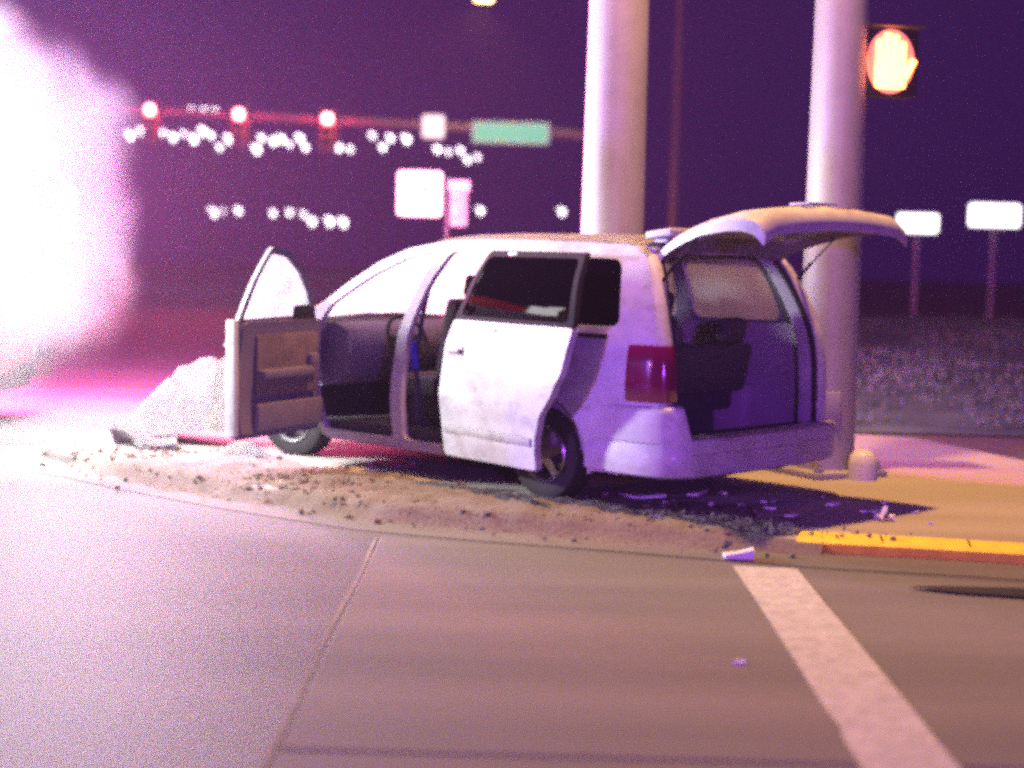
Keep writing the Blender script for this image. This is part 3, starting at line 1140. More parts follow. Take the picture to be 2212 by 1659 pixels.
a_tube(bm, [(2.47, 0.80, 1.40), (2.50, 0.84, 1.15), (2.52, 0.86, 0.95), (2.54, 0.86, 0.80), (2.52, 0.85, 0.62), (2.55, 0.84, 0.42)], 0.020, seg=6)
finish("seat_belt", bm, "fabric_dark", van)
bm = bmesh.new()
a_box(bm, (2.535, 0.875, 0.90), (0.05, 0.03, 0.20), Matrix.Rotation(0.1, 4, 'Y'), 0.01)  # blue block stands for a glint of blue light beside the belt
finish("blue_glint", bm, "glint_blue", van)

# ------------------------------------------------------------------ things torn off the van
# bonnet skin and front wing thrown forward off the nose
bm = bmesh.new()
rr = random.Random(11)
rows = []
for k in range(13):
    t = k / 12
    row = []
    for j in range(13):
        s = j / 12
        # t: from the nose (upper right) to the ground (left); s: from the front edge (near) to the back
        px = -2.28 - 1.08 * t + 0.05 * math.sin(s * 5)
        py = 13.45 + 0.85 * s + 0.22 * t
        pz = 0.80 - 0.22 * t - 0.44 * t ** 2.2 + 0.08 * math.sin(7 * t + 5 * s) + 0.05 * abs(math.sin(11 * t - 6 * s)) + rr.uniform(-.035, .035)
        if s < 0.25:
            q = (0.25 - s) / 0.25
            pz = pz * (1 - 0.86 * q) + 0.10 * q
            py -= 0.10 * q
        row.append((px + rr.uniform(-.02, .02), py + rr.uniform(-.02, .02), max(0.125, pz)))
    rows.append(row)
a_loft(bm, rows)
bmesh.ops.solidify(bm, geom=bm.faces[:], thickness=0.012)
cb = finish("crumpled_wing", bm, "paint", smooth=12)
tag(cb, "crumpled silver wing panel slumped forward from the nose of the minivan", "car panel")

bm = bmesh.new()
rows = []
for k in range(15):
    t = k / 14
    px, py = -3.32 + 0.62 * t, 13.35 - 0.38 * t + 0.20 * (t - .5) ** 2
    bend = 0.05 * math.sin(9 * t)
    rows.append([(px + rr.uniform(-.015, .015), py + d + bend + rr.uniform(-.01, .01), KH + z + 0.05 * math.sin(5 * t + 1) * (z > 0.02)) for d, z in ((0.22, 0.0), (0.06, 0.0), (-0.03, 0.03), (-0.05, 0.08), (0.0, 0.12), (0.12, 0.13))])
a_loft(bm, rows)
bmesh.ops.solidify(bm, geom=bm.faces[:], thickness=0.012)
tag(finish("bumper_cover", bm, "paint", smooth=25), "torn front bumper cover lying on the corner ahead of the van", "bumper")

bm = bmesh.new()
rows = []
for k in range(8):
    t = k / 7
    rows.append([(-2.28 + 0.34 * t + rr.uniform(-.01, .01), 12.75 - 0.12 * t + 0.10 * s + rr.uniform(-.01, .01), KH + 0.012 + 0.11 * math.sin(math.pi * s) * math.sin(math.pi * (t * .8 + .1)) + rr.uniform(0, .015)) for s in (0, .25, .5, .75, 1)])
a_loft(bm, rows)
bmesh.ops.solidify(bm, geom=bm.faces[:], thickness=0.008)
tag(finish("wheel_arch_liner", bm, "white_plastic", smooth=25), "pale curled plastic shard beside the open front door", "car part")

shards = [(-2.02, 12.05, 0.13, 0.3), (-1.88, 11.95, 0.10, 1.1), (-1.72, 11.92, 0.08, 2.0), (-2.75, 12.55, 0.07, 0.7), (-2.45, 12.25, 0.05, 2.4), (0.95, 11.05, 0.20, 2.7), (1.30, 11.25, 0.10, 0.4), (0.55, 10.75, 0.06, 1.0),
          (-0.15, 10.95, 0.06, 2.2), (-1.2, 11.6, 0.05, 0.2), (1.75, 11.0, 0.05, 1.9)]
rs_ = random.Random(21)
for k in range(34):
    if k < 16:
        shards.append((rs_.uniform(-2.6, -0.6), rs_.uniform(11.9, 12.7), rs_.uniform(0.03, 0.07), rs_.uniform(0, 3.1)))
    else:
        shards.append((rs_.uniform(0.5, 3.0), rs_.uniform(10.0, 11.4), rs_.uniform(0.025, 0.06), rs_.uniform(0, 3.1)))
shards = [q for q in shards if q[1] > 10.9 - 0.72 * q[0] or q[0] > 0.3]
for k, (x, y, s, a) in enumerate(shards):
    bm = bmesh.new()
    n = rr.randint(4, 6)
    poly = [(s * (0.6 + 0.5 * rr.random()) * math.cos(2 * math.pi * j / n), 0.42 * s * (0.6 + 0.5 * rr.random()) * math.sin(2 * math.pi * j / n)) for j in range(n)]
    poly = [(p[0] * math.cos(a) - p[1] * math.sin(a), p[0] * math.sin(a) + p[1] * math.cos(a)) for p in poly]
    a_prism(bm, poly, 0.0, 0.012)
    for v in bm.verts:
        v.co.z += 0.25 * abs(v.co.x) * (1 if v.co.x > 0 else 0.2)
    o = finish("debris_shard", bm, "white_plastic", smooth=0, loc=(x, y, KH - 0.003))
    tag(o, "small broken shard of pale plastic lying beside the wrecked van", "debris", "shards around the wreck")
# bits in the road and on the corner
bm = bmesh.new()
a_prism(bm, [(-0.07, -0.05), (0.09, -0.06), (0.10, 0.05), (0.0, 0.08), (-0.08, 0.04)], 0.0, 0.022)
for v in bm.verts:
    if v.co.z > 0.01 and v.co.x > 0:
        v.co.z += 0.035
o = finish("plastic_scrap", bm, "white_plastic", smooth=0, loc=(1.33, 9.30, 0.018))
tag(o, "flat white plastic scrap lying at the kerb end of the painted crossing line", "debris")
bm = bmesh.new()
rp_ = random.Random(5)
a_loft(bm, [[(-0.06 + 0.03 * i_ + rp_.uniform(-.01, .01), -0.04 + 0.02 * j_ + rp_.uniform(-.008, .008), 0.005 + rp_.uniform(0, 0.05) + 0.06 * (i_ == 2)) for j_ in range(5)] for i_ in range(5)])
o = finish("paper_scrap", bm, "white_plastic", smooth=0, loc=(2.42, 10.34, KH - 0.006))
tag(o, "crumpled scrap of pale paper on the orange lit pavement behind the yellow kerb", "litter")
bm = bmesh.new()
a_prism(bm, [(-0.03, -0.01), (0.02, -0.015), (0.035, 0.005), (0.0, 0.02)], 0.0, 0.012)
o = finish("glass_fragment", bm, "white_plastic", smooth=0, loc=(1.0, 6.80, 0.0145))
tag(o, "tiny glinting glass fragment on the road left of the painted line", "debris")

# ------------------------------------------------------------------ poles on the corner
def pole(name, x, y, r0, r1, h, label):
    root = empty(name, (x, y, KH - 0.004))
    bm = bmesh.new()
    a_cyl(bm, (0, 0, 0.03), (0, 0, h), r0, r1, 48)
    finish("shaft", bm, "steel_galv", root)
    bm = bmesh.new()
    a_box(bm, (0, 0, 0.025), (r0 * 3.0, r0 * 3.0, 0.05), 0.5, 0.01)
    base = finish("base_plate", bm, "steel_galv", root)
    for k in range(4):
        a = math.pi / 4 + math.pi / 2 * k + 0.5
        bm = bmesh.new()
        a_cyl(bm, (1.75 * r0 * math.cos(a), 1.75 * r0 * math.sin(a), 0.05), (1.75 * r0 * math.cos(a), 1.75 * r0 * math.sin(a), 0.13), 0.022, seg=8)
        a_cyl(bm, (1.75 * r0 * math.cos(a), 1.75 * r0 * math.sin(a), 0.05), (1.75 * r0 * math.cos(a), 1.75 * r0 * math.sin(a), 0.085), 0.042, seg=6)
        finish("anchor_bolt", bm, "steel_galv", base)
    bm = bmesh.new()
    a_box(bm, (0.0, -r0 * 0.985, 0.55), (0.13, 0.03, 0.22), bev=0.01)
    finish("hand_hole_cover", bm, "steel_galv", root)
    tag(root, label, "pole")
    return root


p1 = pole("signal_pole", 0.80, 13.52, 0.275, 0.20, 9.0, "thick grey steel pole that the minivan has struck with its far side")
p2 = pole("light_pole", 2.475, 12.70, 0.232, 0.17, 9.6, "grey steel pole standing behind the raised tailgate, with the lit hand signal")
# pale bolt cover at the foot of the second pole
bm = bmesh.new()
rows = []
for z, r in ((0.0, 0.115), (0.12, 0.11), (0.19, 0.095), (0.225, 0.055), (0.232, 0.005)):
    rows.append([(r * math.cos(2 * math.pi * k / 20), r * math.sin(2 * math.pi * k / 20), z) for k in range(20)])
a_loft(bm, rows, close=True)
o = finish("bolt_cover", bm, "white_plastic", p2, smooth=60)
o.location = (0.235, -0.33, 0.0)
# street light arm and lamp head on the second pole
bm = bmesh.new()
a_tube(bm, [(0, 0, 9.2), (-0.25, -0.35, 9.55), (-0.6, -0.9, 9.75), (-0.85, -1.3, 9.8)], 0.05, 10)
finish("lamp_arm", bm, "steel_galv", p2)
bm = bmesh.new()
a_box(bm, (-0.98, -1.5, 9.80), (0.30, 0.70, 0.15), Matrix.Rotation(-0.58, 4, 'Z'), 0.06, 3)
lh = finish("lamp_head", bm, "steel_galv", p2)
bm = bmesh.new()
a_box(bm, (-0.98, -1.5, 9.715), (0.20, 0.42, 0.03), Matrix.Rotation(-0.58, 4, 'Z'), 0.012)
finish("lens", bm, "sodium", lh)
lamp("street_light", 'SPOT', (2.475 - 0.98, 12.70 - 1.5, 9.66), 8000, (1.0, 0.50, 0.15), 0.15, target=(1.6, 10.9, 0), cone=104, blend=0.9)

# pedestrian signal with the raised hand
ps = empty("pedestrian_signal", (2.845, 12.62, 3.04))
ps.rotation_euler = (0, 0, R(10))
tag(ps, "pedestrian signal with a glowing orange hand mounted beside the pole", "signal")
bm = bmesh.new()
a_box(bm, (0, 0.10, 0.26), (0.46, 0.20, 0.52), bev=0.02)
finish("housing", bm, "signal_black", ps)
bm = bmesh.new()
a_box(bm, (0, -0.06, 0.525), (0.46, 0.12, 0.012))
finish("visor", bm, "signal_black", ps, smooth=0)
bm = bmesh.new()
a_box(bm, (0.0, -0.012, 0.18), (0.20, 0.02, 0.18), bev=0.008)
for k, (x, h) in enumerate(((-0.075, 0.13), (-0.025, 0.175), (0.025, 0.165), (0.075, 0.12))):
    a_box(bm, (x, -0.012, 0.26 + h / 2), (0.042, 0.02, h + 0.03), bev=0.008)
a_box(bm, (0.125, -0.012, 0.22), (0.04, 0.02, 0.14), Matrix.Rotation(0.5, 4, 'Y'), 0.008)
hs = finish("hand_symbol", bm, "hand_orange", ps)
hs.scale = (1.2, 1, 1.15)
hs.location = (0, 0, -0.04)
for z in (0.10, 0.42):
    bm = bmesh.new()
    a_cyl(bm, (-0.21, 0.10, z), (-0.30, 0.08, z), 0.03, seg=10)
    finish("bracket", bm, "steel_galv", ps)
bm = bmesh.new()
vv_ = [bm.verts.new((0.195 * math.cos(2 * math.pi * k / 40), -0.0025, 0.265 + 0.245 * math.sin(2 * math.pi * k / 40))) for k in range(40)]
bm.faces.new(vv_)
finish("lens", bm, "hand_halo", ps, smooth=0)  # glowing oval added behind the hand to give it an orange halo

# ------------------------------------------------------------------ far side of the junction
ms = empty("mast_arm", (2.5, 50.0, 0.0))
tag(ms, "long steel mast arm reaching over the far side of the junction with red signals", "mast arm")
bm = bmesh.new()
a_cyl(bm, (0, 0, 0), (0, 0, 7.0), 0.22, 0.17, 24)
finish("post", bm, "steel_galv", ms)
bm = bmesh.new()
a_tube(bm, [(0, 0, 5.52), (-1.2, 0, 5.62), (-5, 0, 5.74), (-9, 0, 5.86), (-13, 0, 5.98), (-17.5, 0, 6.05)], [0.17, 0.165, 0.15, 0.13, 0.11, 0.09], 12)
finish("arm", bm, "dark_steel", ms)


def signal_head(x, z, label):
    root = empty("traffic_signal", (x, 49.72, z))
    tag(root, label, "traffic light", "red signals on the mast arm")
    bm = bmesh.new()
    a_box(bm, (0, 0.06, -0.36), (0.36, 0.20, 1.08), bev=0.03)
    finish("housing", bm, "signal_yellow", root)
    bm = bmesh.new()
    a_box(bm, (0, 0.17, -0.36), (0.60, 0.015, 1.32))
    finish("backplate", bm, "signal_black", root, smooth=0)
    for k, (dz, mt) in enumerate(((0.0, "signal_red"), (-0.36, "signal_black"), (-0.72, "signal_black"))):
        bm = bmesh.new()
        rows = []
        for rr_, yy in ((0.155, 0.0), (0.13, -0.03), (0.08, -0.05), (0.01, -0.058)):
            rows.append([(rr_ * math.cos(2 * math.pi * j / 24), -0.045 + yy, dz + rr_ * math.sin(2 * math.pi * j / 24)) for j in range(24)])
        a_loft(bm, rows, close=True)
        ln = finish("lens", bm, mt, root, smooth=60)
        bm = bmesh.new()
        rows = []
        for j in range(13):
            a = R(-20 + 220 * j / 12)
            rows.append([(0.17 * math.cos(a), -0.04, dz + 0.17 * math.sin(a)), (0.17 * math.cos(a), -0.26, dz + 0.17 * math.sin(a) - 0.01)])
        a_loft(bm, rows)
        bmesh.ops.solidify(bm, geom=bm.faces[:], thickness=0.006)
        finish("visor", bm, "signal_black", ln, smooth=60)
    lamp("signal_glow", 'POINT', (x, 49.4, z), 450, (1.0, 0.04, 0.08), 0.15)
    return root


signal_head(-11.2, 6.0, "glowing red traffic light on the mast arm, nearest its free end")
signal_head(-8.5, 5.93, "glowing red traffic light on the mast arm, middle one of three")
signal_head(-5.81, 5.87, "glowing red traffic light on the mast arm, nearest the small white sign")


def plate(name, x, y, z, wx, hz, m_, label, cat, border=None):
    root = empty(name, (x, y, z))
    tag(root, label, cat)
    bm = bmesh.new()
    poly = rounded([(-wx / 2, -hz / 2), (wx / 2, -hz / 2), (wx / 2, hz / 2), (-wx / 2, hz / 2)], min(wx, hz) * 0.12)
    panel_bm(poly, [], lambda a, b: 0.012, 0.024, [], [], bm)
    finish("panel", bm, [m_, m_], root, smooth=0)
    if border:
        bm = bmesh.new()
        k = min(wx, hz) * 0.05
        o1 = [(a * (1 - k / wx), b * (1 - k / hz)) for a, b in poly]
        o2 = [(a * (1 - 3 * k / wx), b * (1 - 3 * k / hz)) for a, b in poly]
        panel_bm(o1, [o2], lambda a, b: -0.0145, -0.004, [], [], bm)
        finish("border", bm, [border, border], root, smooth=0)
    bm = bmesh.new()
    a_box(bm, (0, 0.06, 0), (0.06, 0.14, hz * 0.7))
    finish("clamp", bm, "steel_galv", root, smooth=0)
    return root


plate("lane_sign", -2.60, 49.78, 5.72, 0.66, 0.68, "sign_glow_white", "small square white sign on the mast arm", "sign")
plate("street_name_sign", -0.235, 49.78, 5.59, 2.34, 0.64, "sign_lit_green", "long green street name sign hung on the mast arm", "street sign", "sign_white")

# sign and back of a signal on a post in the median behind the van
mp = empty("median_post", (-0.93, 22.0, 0.0))
tag(mp, "thin steel post standing behind the roof of the van, carrying a square white sign", "post")
bm = bmesh.new()
a_cyl(bm, (0, 0.08, 0), (0, 0.08, 2.80), 0.045, 0.04, 16)
finish("shaft", bm, "signal_black", mp)
bm = bmesh.new()
a_cyl(bm, (0, 0.08, 0), (0, 0.08, 0.10), 0.12, 0.10, 16)
finish("base", bm, "steel_galv", mp)
sq = plate("turn_sign", -1.31, 22.0, 2.575, 0.62, 0.62, "sign_glow_cream", "square white road sign with a faint bent arrow, on a post behind the van", "sign")
bm = bmesh.new()
a_tube(bm, [(-0.05, -0.0165, -0.10), (-0.05, -0.0165, 0.02), (-0.02, -0.0165, 0.055), (0.06, -0.0165, 0.06)], 0.012, 6)
a_prism(bm, [(0, 0), (0, 0), (0, 0)], 0, 0) if False else None
v3 = [bm.verts.new(p) for p in ((0.05, -0.018, 0.10), (0.05, -0.018, 0.02), (0.12, -0.018, 0.06))]
bm.faces.new(v3)
finish("arrow", bm, "signal_black", sq, smooth=0)
sb = empty("signal_box", (-0.77, 22.0, 2.14))
tag(sb, "narrow grey signal box with a pale cap, on the post beside the square sign", "signal box")
bm = bmesh.new()
a_box(bm, (0, 0, 0.24), (0.24, 0.20, 0.48), bev=0.04)
finish("housing", bm, "sign_back", sb)
bm = bmesh.new()
a_box(bm, (0, -0.02, 0.55), (0.30, 0.26, 0.16), bev=0.03)
finish("cap", bm, "sign_white", sb)
for z in (0.12, 0.36):
    bm = bmesh.new()
    a_cyl(bm, (-0.06, -0.09, z), (-0.06, -0.13, z), 0.02, seg=8)
    finish("latch", bm, "steel_galv", sb)
bm = bmesh.new()
a_box(bm, (-0.10, 0.08, 0.25), (0.16, 0.05, 0.08))
finish("bracket", bm, "steel_galv", sb)


def lit_sign(x, y, z, wx, hz, label):
    root = empty("lit_sign", (x, y, 0))
    tag(root, label, "sign")
    bm = bmesh.new()
    a_box(bm, (0, 0, z), (wx, 0.22, hz), bev=0.05, seg=3)
    finish("light_box", bm, "box_lit", root)
    bm = bmesh.new()
    a_cyl(bm, (0, 0, 0), (0, 0, z - hz / 2 + 0.02), 0.055, 0.05, 12)
    finish("post", bm, "steel_galv", root)
    bm = bmesh.new()
    a_box(bm, (0, 0, z - hz / 2 - 0.02), (0.30, 0.14, 0.05))
    finish("saddle", bm, "steel_galv", root, smooth=0)


lit_sign(12.32, 50, 3.18, 1.20, 0.54, "smaller glowing white sign box on a thin post beyond the grass bank")
lit_sign(14.67, 50, 3.48, 1.50, 0.66, "larger and taller glowing white sign box on a thin post beyond the grass bank")

# street lamps
sl = empty("street_lamp", (4.90, 51.0, 0))
tag(sl, "slender dark lamp pole seen between the two thick poles", "lamp post")
bm = bmesh.new()
a_cyl(bm, (0, 0, 0), (0, 0, 11), 0.16, 0.09, 16)
finish("shaft", bm, "dark_steel", sl)
bm = bmesh.new()
a_tube(bm, [(0, 0, 10.8), (0.8, 0, 11.4), (2.2, 0, 11.6)], 0.05)
finish("arm", bm, "steel_galv", sl)
bm = bmesh.new()
a_box(bm, (2.5, 0, 11.58), (0.8, 0.3, 0.14), bev=0.05)
finish("head", bm, "steel_galv", sl)

LM = {}


def streak_lamp(x, y, z, group, label, big=1.0):  # lamps and poles added to stand for streaks of strobe light
    """pole and tilted glowing head; meshes are shared between alike lamps"""
    root = empty("light_streak", (x, y, 0))
    tag(root, label, "lamp", group)
    if "pole" not in LM:
        bm = bmesh.new()
        a_cyl(bm, (0, 0, 0), (0, 0, 1), 0.06, 0.04, 8)
        o = finish("pole", bm, "signal_black", root)
        LM["pole"] = o.data
        bm = bmesh.new()
        a_box(bm, (0.14, 0, 0.10), (0.42, 0.24, 0.13), Matrix.Rotation(0.35, 4, 'Y'), 0.03)
        a_box(bm, (0.24, 0, -0.10), (0.16, 0.2, 0.34), Matrix.Rotation(0.5, 4, 'Y'), 0.03)
        h = finish("lamp_head", bm, "streak_lamp", root)
        LM["head"] = h.data
    else:
        o = bpy.data.objects.new("pole", LM["pole"])
        COL.objects.link(o)
        o.parent = root
        h = bpy.data.objects.new("lamp_head", LM["head"])
        COL.objects.link(h)
        h.parent = root
    o.scale = (1, 1, z)
    h.location = (0, 0, z)
    s = big * rnd.uniform(0.5, 0.9)
    h.scale = (s, s, s)


F_, H0 = 3500.0, 565.0


def at(u, v, y):
    """where a sight line of the survey meets the depth y"""
    du, dv = u - 1106.0, v - 829.5
    c, s = math.cos(0.026), math.sin(0.026)
    a, b = (du * c + dv * s) / F_, -(-du * s + dv * c) / F_
    cp, sp = math.cos(0.0757), math.sin(0.0757)
    Y, Z = cp + b * sp, -sp + b * cp
    return a * y / Y, 1.7 + Z * y / Y


row1 = [(275, 292), (300, 283), (325, 297), (345, 285), (368, 296), (392, 288), (412, 300), (432, 283), (452, 292), (470, 318), (488, 300), (505, 310), (525, 292), (548, 322), (560, 298), (585, 305), (602, 300), (622, 312), (642, 298),
        (655, 318), (690, 318), (725, 318), (752, 322), (800, 292), (822, 318), (838, 298), (872, 300), (412, 240), (438, 238), (462, 242), (940, 322), (965, 328), (990, 325), (1005, 345), (1028, 340)]
for (u, v) in row1:
    y = rnd.uniform(84, 96)
    x, z = at(u, v, y)
    streak_lamp(x, y, z, "lamps for light streaks", "white lamp added for a light streak in the crowded distant string under the mast arm")
row2 = [(455, 458), (480, 457), (510, 455), (585, 460), (620, 458), (650, 462), (668, 478), (706, 478), (735, 480)]
for (u, v) in row2:
    y = rnd.uniform(128, 150)
    x, z = at(u, v, y)
    streak_lamp(x, y, z, "far lamps for light streaks behind the open front door", "small white lamp added for a light streak in the low distant row above the open front door", 1.7)
for (u, v), lb in (((1032, 455), "single small white lamp added for a light streak right beside the narrow grey signal box"), ((1208, 457), "single small white lamp added for a light streak close to the left edge of the thick pole")):
    x, z = at(u, v, 120)
    streak_lamp(x, 120, z, "single lamps for light streaks", lb, 1.7)
x, z = at(1045, -4, 47)
sl2 = empty("street_lamp", (3.1, 47, 0))
tag(sl2, "tall distant street lamp whose lit head touches the top of the view", "lamp post")
bm = bmesh.new()
a_cyl(bm, (0, 0, 0), (0, 0, z), 0.11, 0.07, 12)
finish("shaft", bm, "signal_black", sl2)
bm = bmesh.new()
a_tube(bm, [(0, 0, z - 0.1), (-1.2, 0, z + 0.32), (x - 3.1 + 0.2, 0, z + 0.1)], 0.04)
finish("arm", bm, "signal_black", sl2)
bm = bmesh.new()
a_box(bm, (x - 3.1, 0, z), (0.5, 0.3, 0.16), bev=0.04)
finish("head", bm, "sodium", sl2)
lamp("street_light", 'SPOT', (x, 47, z - 0.12), 1900, (1.0, 0.5, 0.16), 0.15, target=(x - 2, 48, 0), cone=150, blend=0.5)

# ------------------------------------------------------------------ fire engine on the left, its scene lights full on
EO = (-4.80, 16.2, 0.0)            # nearside front corner; local +x runs back along the flank, local +y away from the van
eng = empty("fire_engine", EO, R(-95))
tag(eng, "red and white fire engine parked beyond the corner, swallowed by its own floodlights", "fire engine")
# cab
bm = bmesh.new()
prof = [(0.0, 0.62), (0.0, 1.55), (0.18, 2.72), (0.30, 2.86), (2.35, 2.86), (2.40, 2.80), (2.40, 0.50), (1.85, 0.50)] + arc(1.35, 0.52, 0.50, 0, 180, 10) + [(0.80, 0.50)]
rows = [[(x, yy, z) for x, z in prof] for yy in (0.0, -2.46)]
vr = a_loft(bm, rows, close=True)
bm.faces.new(vr[0])
bm.faces.new(vr[1])
cab = finish("cab", bm, "engine_red", eng, smooth=30)
bm = bmesh.new()
a_box(bm, (1.2, 0.006, 1.62), (2.30, 0.012, 0.22))
finish("stripe", bm, "engine_white", cab, smooth=0)
for x in (0.35, 1.45):
    bm = bmesh.new()
    a_box(bm, (x + 0.42, 0.008, 2.22), (0.80, 0.02, 0.72), bev=0.006)
    finish("window", bm, "glass_tint", cab)
    bm = bmesh.new()
    a_box(bm, (x + 0.85, 0.035, 1.45), (0.16, 0.05, 0.05), bev=0.01)
    finish("handle", bm, "chrome", cab)
# pump panel and locker body
bm = bmesh.new()
a_box(bm, (5.6, -1.23, 1.68), (6.2, 2.46, 2.36), bev=0.03)
body = finish("body", bm, "engine_red", eng)
bm = bmesh.new()
a_box(bm, (5.6, 0.007, 1.62), (6.1, 0.012, 0.2))
finish("stripe", bm, "engine_white", body, smooth=0)
for x in (3.4, 4.6, 7.6):
    bm = bmesh.new()
    a_box(bm, (x, 0.012, 2.2), (1.05, 0.03, 0.90))
    a_box(bm, (x, 0.012, 1.1), (1.05, 0.03, 0.75))
    for k in range(11):
        a_box(bm, (x, 0.03, 1.79 + 0.08 * k), (1.03, 0.014, 0.05))
    for k in range(9):
        a_box(bm, (x, 0.03, 0.77 + 0.08 * k), (1.03, 0.014, 0.05))
    finish("roller_shutter", bm, "roll_door", body, smooth=0)
bm = bmesh.new()
a_box(bm, (1.0, -1.23, 0.42), (2.2, 2.3, 0.2))
a_box(bm, (5.5, -1.23, 0.42), (6.2, 2.2, 0.2))
finish("chassis", bm, "signal_black", eng, smooth=0)
bm = bmesh.new()
a_box(bm, (-0.25, -1.23, 0.58), (0.5, 2.5, 0.34), bev=0.05)
finish("front_bumper", bm, "chrome", eng)
for x in (1.35, 6.2):
    for yy in (-0.16, -2.30):
        wr = empty("wheel", (x, yy, 0.52))
        wr.parent = eng
        bm = bmesh.new()
        prof = [(0.30, 0.13), (0.34, 0.15), (0.48, 0.15), (0.52, 0.11), (0.52, -0.11), (0.48, -0.15), (0.30, -0.15)]
        rows = [[(r_ * math.cos(2 * math.pi * k / 32), yy_, r_ * math.sin(2 * math.pi * k / 32)) for r_, yy_ in prof] for k in range(32)]
        rows.append(rows[0])
        a_loft(bm, rows)
        finish("tyre", bm, "rubber", wr)
        bm = bmesh.new()
        a_cyl(bm, (0, -0.12, 0), (0, 0.10, 0), 0.31, 0.29, 28)
        a_cyl(bm, (0, 0.10, 0), (0, 0.16, 0), 0.13, 0.10, 20)
        finish("rim", bm, "chrome", wr)
bm = bmesh.new()
a_box(bm, (0.55, -1.23, 2.98), (0.34, 2.2, 0.20), bev=0.05)
lb = finish("light_bar", bm, "led_red", eng)
bm = bmesh.new()
a_tube(bm, [(0.25, 0.0, 2.5), (0.10, 0.22, 2.5), (0.06, 0.34, 2.35)], 0.025)
a_box(bm, (0.06, 0.36, 2.05), (0.12, 0.24, 0.50), bev=0.04)
finish("mirror", bm, "chrome", eng)
# floodlight heads on the flank: white LED panels on brackets
FL = [(0.20, 2.62, 0.62), (0.85, 2.76, 0.62), (1.7, 2.76, 0.62), (0.30, 1.25, 0.34), (0.95, 1.10, 0.34), (3.9, 2.72, 0.62), (4.1, 1.95, 0.62), (0.02, 1.95, 0.36)]
for k, (x, z, wd) in enumerate(FL):
    root = bpy.data.objects.new("flood_light", None)
    COL.objects.link(root)
    root.parent = eng
    root.location = (x, 0.10, z)
    bm = bmesh.new()
    a_box(bm, (0, 0, 0), (wd, 0.16, 0.26), bev=0.03)
    finish("housing", bm, "chrome", root)
    bm = bmesh.new()
    a_box(bm, (0, 0.085, 0), (wd * 0.92, 0.02, 0.22), bev=0.006)
    a_box(bm, (-wd / 2 - 0.005, 0.02, 0), (0.02, 0.10, 0.18)) if False else None
    finish("lens", bm, "led_white", root)


def eng_pt(x, y, z):
    a = R(-95)
    return (EO[0] + x * math.cos(a) - y * math.sin(a), EO[1] + x * math.sin(a) + y * math.cos(a), z)


# light of the flood heads
vside = (0.15, 11.1, 0.75)
lamp("flood_beam", 'SPOT', eng_pt(4.1, 0.26, 1.95), 2300, (1.0, 0.97, 1.0), 0.16, target=vside, cone=62, blend=0.6)
lamp("flood_beam", 'SPOT', eng_pt(3.9, 0.32, 2.72), 2700, (1.0, 0.96, 0.98), 0.2, target=(-3.3, 13.6, 0.2), cone=76, blend=0.7)
for x, z, P in ((0.20, 2.62, 1600), (1.7, 2.76, 1500), (0.02, 1.95, 1400), (0.95, 1.10, 700)):
    lamp("flood_beam", 'POINT', eng_pt(x, 0.34, z), P, (1.0, 0.94, 0.97), 0.32)
lamp("warning_beam", 'POINT', eng_pt(-0.7, -0.75, 2.3), 10500, (1.0, 0.10, 0.34), 0.3)
lamp("warning_beam", 'POINT', eng_pt(-0.6, -0.7, 2.5), 4200, (0.16, 0.03, 1.0), 0.3)
lamp("warning_beam", 'POINT', eng_pt(-1.0, -0.8, 1.1), 7000, (1.0, 0.10, 0.30), 0.25)

lamp("warning_beam", 'POINT', eng_pt(0.5, 0.25, 3.35), 350, (1.0, 0.06, 0.26), 0.25)
lamp("warning_beam", 'POINT', eng_pt(-0.7, -0.05, 2.6), 3600, (1.0, 0.10, 0.34), 0.3)
lamp("warning_beam", 'POINT', eng_pt(0.9, 0.6, 3.2), 1500, (0.20, 0.06, 1.0), 0.3)
# raised floodlight mast behind the cab
bm = bmesh.new()
a_cyl(bm, (2.0, -0.5, 2.8), (2.0, -0.5, 3.9), 0.06, 0.05, 12)
mast = finish("light_mast", bm, "chrome", eng)
for k, (x, z) in enumerate(((1.68, 3.55), (2.32, 3.55), (1.68, 3.95), (2.32, 3.95))):
    bm = bmesh.new()
    a_box(bm, (x, -0.42, z), (0.58, 0.14, 0.32), Matrix.Rotation(0.5, 4, 'Z'), 0.03)
    h = finish("flood_head", bm, "chrome", eng)
    bm = bmesh.new()
    a_box(bm, (x, -0.42, z), (0.52, 0.17, 0.27), Matrix.Rotation(0.5, 4, 'Z'), 0.01)
    finish("lens", bm, "led_white", h)
lamp("flood_beam", 'POINT', eng_pt(1.9, -0.1, 3.75), 1900, (1.0, 0.94, 0.97), 0.35)

# glowing volume added round the engine in place of lens glare
bm = bmesh.new()
bmesh.ops.create_icosphere(bm, subdivisions=4, radius=1)
from mathutils import noise as mno
for v in bm.verts:
    n = mno.noise(v.co * 1.7 + Vector((3.1, 0, 1))) * 0.05
    v.co = v.co * (1 + n)
    v.co = Vector((v.co.x * 1.65, v.co.y * 1.75, v.co.z * 2.1))
sm = finish("glare", bm, "soil", loc=(-4.8, 14.5, 1.95))
sm.data.materials.clear()
m = bpy.data.materials.new("glare")
m.use_nodes = True
t = m.node_tree
t.nodes.clear()
out = t.nodes.new("ShaderNodeOutputMaterial")
pv = t.nodes.new("ShaderNodeVolumePrincipled")
pv.inputs["Color"].default_value = (0.95, 0.92, 0.95, 1)
tc = t.nodes.new("ShaderNodeTexCoord")
mpg = t.nodes.new("ShaderNodeMapping")
mpg.inputs["Scale"].default_value = (1 / 1.65, 1 / 1.75, 1 / 2.1)
t.links.new(tc.outputs["Object"], mpg.inputs[0])
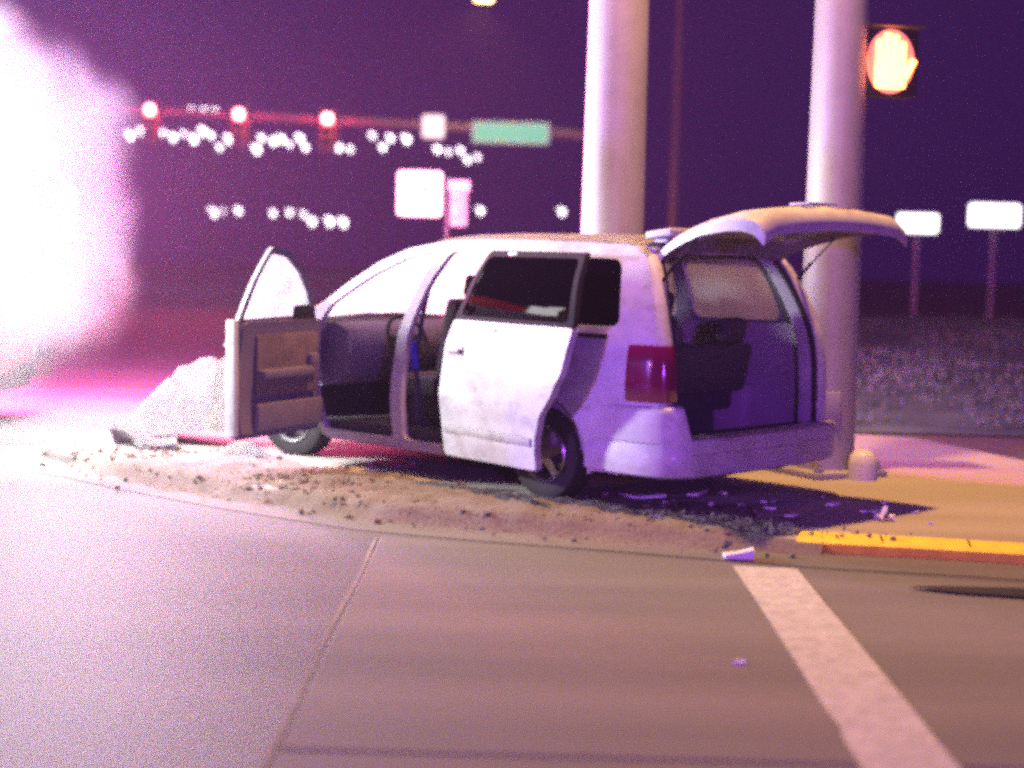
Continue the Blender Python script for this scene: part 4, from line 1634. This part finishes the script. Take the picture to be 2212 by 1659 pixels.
nz = t.nodes.new("ShaderNodeTexNoise")
nz.inputs["Scale"].default_value = 1.5
nz.inputs["Detail"].default_value = 2
t.links.new(mpg.outputs[0], nz.inputs["Vector"])
ln_ = t.nodes.new("ShaderNodeVectorMath")
ln_.operation = 'LENGTH'
t.links.new(mpg.outputs[0], ln_.inputs[0])
ad = t.nodes.new("ShaderNodeMath")
ad.operation = 'MULTIPLY_ADD'
t.links.new(nz.outputs[0], ad.inputs[0])
ad.inputs[1].default_value = 0.7
t.links.new(ln_.outputs[1], ad.inputs[2])
mg = t.nodes.new("ShaderNodeMapRange")
mg.interpolation_type = 'SMOOTHERSTEP'
mg.inputs[1].default_value = 0.45
mg.inputs[2].default_value = 1.3
mg.inputs[3].default_value = 1.3
mg.inputs[4].default_value = 0.0
t.links.new(ad.outputs[0], mg.inputs[0])
t.links.new(mg.outputs[0], pv.inputs["Density"])
t.links.new(pv.outputs[0], out.inputs["Volume"])
m.cycles.volume_sampling = 'EQUIANGULAR'
sm.data.materials.append(m)
sm["kind"] = "stuff"
sm["label"] = "glowing white cloud added in place of the glare from the fire engine floodlights"
sm["category"] = "glare"

# ------------------------------------------------------------------ night haze
bm = bmesh.new()
a_box(bm, (0, 117.5, 7.5), (620, 385, 17.0))
hz = finish("haze", bm, "soil", smooth=0)
hz.data.materials.clear()
m = bpy.data.materials.new("haze")
m.use_nodes = True
t = m.node_tree
t.nodes.clear()
out = t.nodes.new("ShaderNodeOutputMaterial")
pv = t.nodes.new("ShaderNodeVolumePrincipled")
pv.inputs["Color"].default_value = (0.82, 0.64, 0.95, 1)  # haze added for lamp glow; its lilac tint puts purple into the air
pv.inputs["Density"].default_value = 0.0013
pv.inputs["Anisotropy"].default_value = 0.35
t.links.new(pv.outputs[0], out.inputs["Volume"])
m.cycles.volume_sampling = 'EQUIANGULAR'
hz.data.materials.append(m)
hz["kind"] = "stuff"
hz["label"] = "thin lilac haze added to make the emergency lights glow"
hz["category"] = "haze"
hz.display_type = 'WIRE'
